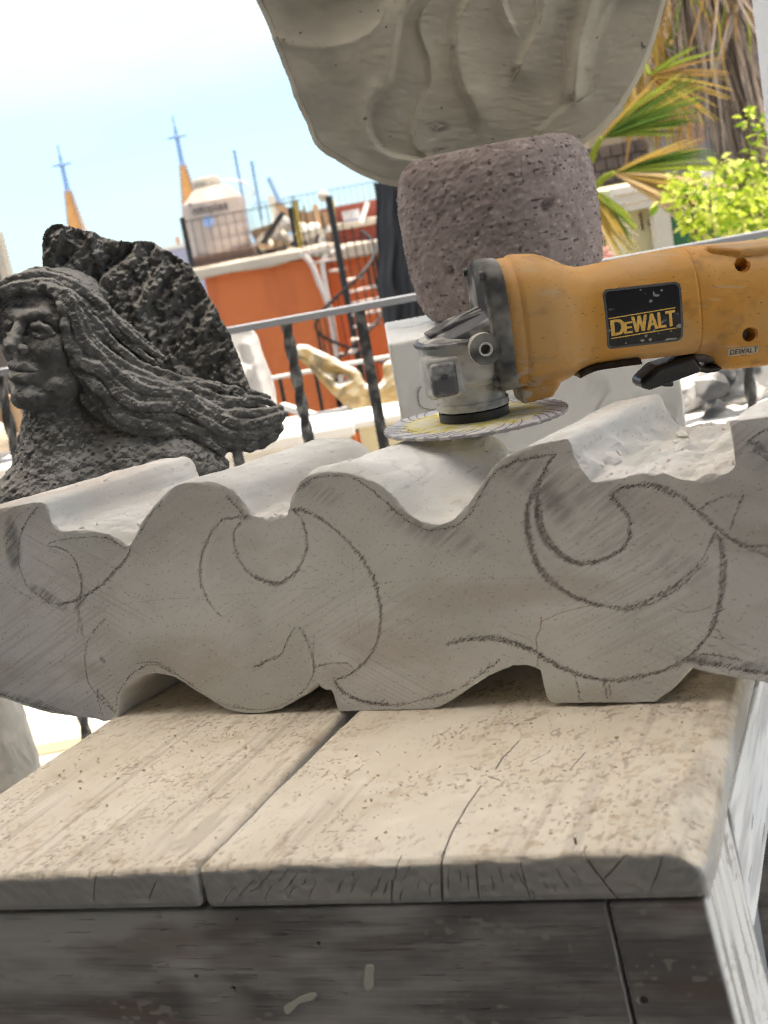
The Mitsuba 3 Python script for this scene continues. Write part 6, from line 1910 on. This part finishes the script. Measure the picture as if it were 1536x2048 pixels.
# brick wall behind the lowest frond
BW = thing('brick_wall', 'dark brown brick wall right of the brown pedestal', 'wall')
bz1, bz0 = aty(1215, 290, 9.5), aty(1215, 400, 9.5)
bx0, bx1 = aty(1150, 330, 9.5)[0], aty(1300, 330, 9.5)[0]
put('core', box([bx0, 9.52, -2], [bx1, 9.8, bz1[2]]), 'mortar', BW)
for r in range(10):
    for c in range(6):
        w = (bx1 - bx0) / 6
        x = bx0 + w * c + (w / 2 if r % 2 else 0)
        z = bz1[2] - 0.085 - 0.085 * r
        put('brick', box([x + 0.005, 9.49 + 0.008 * rng.random(), z + 0.006], [min(x + w - 0.005, bx1), 9.54, z + 0.078]), 'brick', BW)

KI = thing('cream_kiosk', 'cream building with a white moulded cornice and square column right of the pedestal', 'building')
KY = 7.0
k0, k1 = aty(1222, 400, KY), aty(1420, 372, KY)
zc0, zc1 = aty(1225, 428, KY)[2], aty(1222, 376, KY)[2]
prof = [(0.0, 0), (-0.02, 0.0), (-0.02, 0.035), (-0.05, 0.045), (-0.05, 0.085), (-0.085, 0.10), (-0.085, 0.135), (0.0, 0.14)]
ky = [(y + 0.0, z * (zc1 - zc0) / 0.14) for y, z in prof]
cv = np.array([[[k0[0], KY + y, zc0 + z] for y, z in ky], [[k1[0], KY + y, zc0 + z] for y, z in ky]])
cm = loft(cv)
cm = tm(cm.vertices, cm.faces if cm.volume > 0 else cm.faces[:, ::-1])
put('cornice', cm, 'cornice', KI, False)
put('roof', box([k0[0], KY + 0.002, zc0 + 0.01], [k1[0], KY + 1.6, zc1 - 0.01]), 'wall_cream', KI)
put('wall', box([aty(1248, 470, KY + .12)[0], KY + 0.12, -2], [aty(1318, 470, KY + .12)[0], KY + 1.5, zc0 - 0.002]), 'wall_cream', KI)
cx0, cx1 = aty(1312, 470, KY)[0], aty(1346, 470, KY)[0]
put('column', rbox([cx0, KY, -2], [cx1, KY + 0.11, zc0 - 0.003], 0.006), 'column_cream', KI, 30)
put('opening', box([aty(1232, 470, KY + .1)[0], KY + 0.6, -2], [aty(1247, 470, KY + .1)[0], KY + 0.7, zc0 - 0.004]), 'dark_hole', KI)
for (x, y0, y1) in ((1279, 425, 462), (1296, 440, 452)):
    a, b = aty(x, y0, KY + 0.11), aty(x + 3, y1, KY + 0.11)
    put('stain', box([a[0], KY + 0.112, b[2]], [a[0] + 0.012, KY + 0.121, a[2]]), 'rusty_brown', KI)
aw = [aty(1348, 420, KY), aty(1440, 400, KY)]
single('green_awning', rbox([cx1 + 0.01, KY + 0.05, aty(1380, 560, KY)[2]], [aty(1500, 440, KY)[0], KY + 0.1, aty(1360, 402, KY)[2]], 0.01), 'awning_green', 'dark green awning sheet beside the cream column', 'awning')
bb_ = aty(1372, 420, KY - 0.05)
single('brown_branch', tube(np.array([aty(1340, 400, 6.7), aty(1372, 440, 6.72), aty(1412, 478, 6.74), aty(1440, 520, 6.76)]), 0.012, 8), 'bark_pale', 'thin pale branch crossing before the green awning', 'branch', smooth=True)


def blade(base, d, nrm, L, w, droop, fold=0.5, n=7):
    """narrow folded leaf blade"""
    d, nrm = nz(d), nz(nrm)
    s = np.cross(d, nrm)
    t = np.linspace(0, 1, n)
    c = base + d * (L * t)[:, None] + np.array([0, 0, -1.0]) * (droop * L * t ** 2.2)[:, None]
    wd = w * np.clip(np.minimum(0.35 + 2.2 * t, 1.05), 0, 1) * np.sqrt(np.clip(1.02 - t, 0, 1))
    v = np.concatenate([c - s * wd[:, None], c - nrm * (fold * wd)[:, None], c + s * wd[:, None]])
    i = np.arange(n - 1)
    f = np.vstack([np.stack([i, i + 1, n + i + 1, n + i], 1), np.stack([n + i, n + i + 1, 2 * n + i + 1, 2 * n + i], 1)])
    return tm(v, f)


PT = thing('palm_tree', 'palm with a shaggy brown trunk of hanging dead leaves at the upper right', 'palm tree')
PY_ = 8.6
t0, t1 = aty(1520, 420, PY_), aty(1412, -60, PY_)
tdir = nz(t1 - t0)
tb = t0 - tdir * 3.4
put('trunk', shake(tube(np.array([tb + tdir * s for s in np.linspace(0, 7.5, 60)]), 0.155, 22), 0.03, 5, 3, 1), 'bark', PT, 40)
strips = []
cols = {'bark': [], 'bark_pale': []}
for i in range(1100):
    s = rng.uniform(2.9, 7.6)
    a = rng.uniform(0, 2 * math.pi)
    e1 = nz(np.cross(tdir, [0, 1, 0]))
    e2 = np.cross(tdir, e1)
    out = e1 * math.cos(a) + e2 * math.sin(a)
    rr_ = 0.16 + 0.05 * rng.random() + 0.035 * max(0, s - 4.6)
    p = tb + tdir * s + out * rr_
    d = -tdir + out * rng.uniform(0.0, 0.16) + rng.normal(size=3) * 0.07
    cols['bark_pale' if rng.random() < 0.42 else 'bark'].append(blade(p, d, out, rng.uniform(0.35, 0.9), rng.uniform(0.007, 0.02), 0.02, 0.35, 5))
for mname, ms in cols.items():
    put('dead_leaf_skirt', cat(ms), mname, PT, kind='stuff')
dr_ = {'frond_orange': [], 'frond_yellow': [], 'bark_pale': [], 'frond_lime': []}
for i in range(520):
    x, y = rng.uniform(1255, 1385), rng.uniform(-60, 215)
    if x - 1240 < (y + 60) * -0.05:
        continue
    p = aty(x, y, 9.4 + rng.random() * 1.2)
    d = np.array([rng.normal() * 0.30 - 0.12, rng.normal() * 0.3, -1.0])
    kind = rng.choice(['frond_orange', 'frond_yellow', 'bark_pale', 'frond_lime'], p=[0.36, 0.34, 0.18, 0.12])
    dr_[kind].append(blade(p, d, [rng.normal() * 0.5, -1, 0.2], rng.uniform(0.25, 0.55), rng.uniform(0.007, 0.014), 0.05, 0.3, 5))
for x0, y0, n_ in ((1400, -30, 40), (1480, -30, 30), (1440, -10, 24), (1500, 0, 20)):
    for i in range(n_):
        p = aty(x0 + rng.normal() * 30, y0 + rng.normal() * 30, 8.2 + rng.random())
        d = np.array([rng.normal() * 0.4 + 0.1, -0.2 + rng.normal() * 0.3, -1])
        kind = rng.choice(['frond_orange', 'frond_yellow', 'bark_pale', 'frond_lime'], p=[0.3, 0.2, 0.35, 0.15])
        dr_[kind].append(blade(p, d, [rng.normal() * 0.5, -1, 0.2], rng.uniform(0.25, 0.6), rng.uniform(0.006, 0.013), 0.05, 0.3, 5))
for mname, ms in dr_.items():
    put('dry_frond_curtain', cat(ms), mname, PT, kind='stuff')


def fan(c, Y, ang0, ang1, n, Lpx, mats, stem_to, lab, wpx=7.0, tilt=0.25):
    """a fan leaf: blades spreading from one point; angles in the picture plane, degrees above the horizontal"""
    o = aty(*c, Y)
    px = Y / (FPX * FW[1])
    fk = put('frond_stem', tube(np.array([aty(*stem_to, Y + 0.25), (aty(*stem_to, Y + 0.25) + o) / 2 + [0, 0, 0.01], o]), [0.018, 0.014, 0.011], 8), 'frond_lime', PT, True, label=lab)
    for i in range(n):
        u = i / (n - 1)
        a = math.radians(ang0 + (ang1 - ang0) * u + rng.normal() * 1.2)
        L = Lpx * px * (1 - 0.35 * abs(2 * u - 1) ** 2) * rng.uniform(0.88, 1.08)
        d = RT * math.cos(a) + UP * math.sin(a) + FW * rng.uniform(-0.12, 0.12) - FW * tilt
        nr = -FW + UP * 0.5 + RT * (0.35 if i % 2 else -0.35)
        m = mats[min(len(mats) - 1, max(0, int(u * len(mats) + rng.normal() * 0.35)))]
        scene[f'{fk}__blade_{i + 1:03d}'] = mikit.ply(blade(o, d, nr, L, wpx * px * rng.uniform(0.75, 1.1), 0.06 + 0.10 * rng.random(), 0.45), m)


fan((1203, 276), 6.2, 4, 52, 34, 205, ['frond_lime', 'frond_green', 'frond_green', 'frond_lime', 'frond_green', 'frond_lime', 'frond_yellow'], (1182, 322), 'green fan leaf rising beside the round relief', 5.0)
fan((1228, 346), 5.9, -34, 26, 40, 225, ['frond_cream', 'frond_cream', 'frond_cream', 'frond_yellow', 'frond_cream', 'frond_cream', 'frond_lime', 'frond_green', 'frond_green', 'frond_yellow'], (1192, 372), 'drying fan leaf with cream blades', 5.4)
fan((1182, 380), 6.6, -72, -28, 16, 115, ['frond_yellow', 'frond_yellow', 'frond_green', 'frond_lime'], (1170, 350), 'small yellow and green fan leaf behind the pedestal', 8.0)
fan((1190, 430), 6.8, -85, -20, 14, 120, ['frond_cream', 'frond_yellow', 'bark_pale'], (1176, 400), 'dry leaf hanging beside the pedestal', 3.2)
fan((1300, 150), 8.0, -60, 40, 26, 150, ['frond_orange', 'frond_yellow', 'frond_yellow', 'frond_orange', 'frond_lime'], (1270, 90), 'yellow dry fan leaf behind the round relief', 5.0)
fan((1330, 90), 8.8, -100, -20, 24, 170, ['frond_yellow', 'frond_orange', 'bark_pale', 'frond_lime'], (1400, 0), 'hanging dry fan leaf before the painted house', 4.0)

# lime bush
BS = thing('lime_bush', 'bright lime green leafy bush behind the grinder at the right edge', 'bush')
lv_n = 6
t_ = np.linspace(0, 1, lv_n)
wv = 0.30 * np.sin(np.pi * t_ ** 0.85) + 0.002
lc = np.c_[0 * t_, t_, -0.16 * t_ ** 2]
LEAF = tm(np.concatenate([lc - np.c_[wv, 0 * wv, -0.25 * wv], lc, lc + np.c_[wv, 0 * wv, 0.25 * wv]]), np.vstack([np.stack([np.arange(5) + a, np.arange(5) + a + 1, np.arange(5) + b + 1, np.arange(5) + b], 1) for a, b in ((0, 6), (6, 12))]))
BYY = 4.6
pxb = BYY / (FPX * FW[1])
ELL = [(1450, 400, 100, 62), (1500, 430, 90, 60), (1372, 372, 60, 36), (1400, 440, 50, 34), (1480, 345, 60, 40), (1352, 400, 40, 24), (1520, 300, 22, 70), (1560, 420, 90, 110), (1470, 470, 110, 40), (1372, 450, 26, 26), (1505, 235, 24, 26)]
wts = np.array([a * b for _, _, a, b in ELL], float)
leaves = []
base_pt = aty(1500, 640, BYY + 0.2)
twig = []
for i in range(1050):
    e = ELL[rng.choice(len(ELL), p=wts / wts.sum())]
    q = rng.normal(size=3)
    q = q / np.linalg.norm(q) * rng.random() ** 0.45
    p = aty(e[0] + e[2] * q[0], e[1] + e[3] * q[1], BYY + 0.18 * q[2] * (e[2] / 60))
    d = nz(np.array([rng.normal() * 0.8, rng.normal() * 0.7, rng.normal() * 0.5 + 0.2]))
    up_ = nz(np.array([rng.normal() * 0.5, -0.5 + rng.normal() * 0.5, 1.0]))
    s = np.cross(d, up_)
    s = nz(s)
    n_ = np.cross(s, d)
    L = rng.uniform(0.024, 0.050)
    leaves.append((p[1], mat4(s, d, n_, p, L), rng.choice(['leaf_lime', 'leaf_light', 'leaf_mid'], p=[0.5, 0.3, 0.2])))
leaves.sort(key=lambda l: l[0])
LD = {m: mikit.ply(LEAF, m, smooth=True) for m in ('leaf_lime', 'leaf_light', 'leaf_mid')}
stuff = {m: [] for m in LD}
for i, (_, M, m) in enumerate(leaves):
    if i < 260:
        scene[f'{BS}__leaf' + (f'_{i:03d}' if i else '')] = {**LD[m], 'to_world': T(M.tolist())}
    else:
        stuff[m].append(xf(LEAF, M))
for m, ms in stuff.items():
    put('foliage', cat(ms), m, BS, True, kind='stuff')
for e in ELL:
    tip_ = aty(e[0] - 0.3 * e[2], e[1] - 0.4 * e[3], BYY)
    mid = (tip_ + base_pt) / 2 + rng.normal(size=3) * 0.03
    put('stem', tube(smooth_poly(np.array([base_pt, mid, tip_]), 14), np.linspace(0.012, 0.003, 14), 6), 'stem', BS, True)
put('stem', tube(np.array([[base_pt[0], base_pt[1], 0.0], base_pt]), [0.03, 0.016], 10), 'stem', BS, True, label='main stem of the bush')
fl_ = aty(1208, 512, 3.4)
FW_ = thing('pink_flower', 'small pink flower just right of the pedestal above the grinder', 'flower')
for i in range(6):
    a = i * math.pi / 3
    put('petal', xf(trimesh.creation.icosphere(subdivisions=2), mat4(np.array([math.cos(a), 0, math.sin(a)]), [0, 0.3, 0], 0.55 * np.array([-math.sin(a), 0, math.cos(a)]), fl_ + 0.014 * np.array([math.cos(a), 0, math.sin(a)]), 0.013)), 'pink_petal', FW_, True)
put('stem', tube(np.array([[fl_[0], fl_[1] + 0.01, 0], fl_ + [0, 0.01, 0]]), 0.004, 6), 'stem', FW_, True)
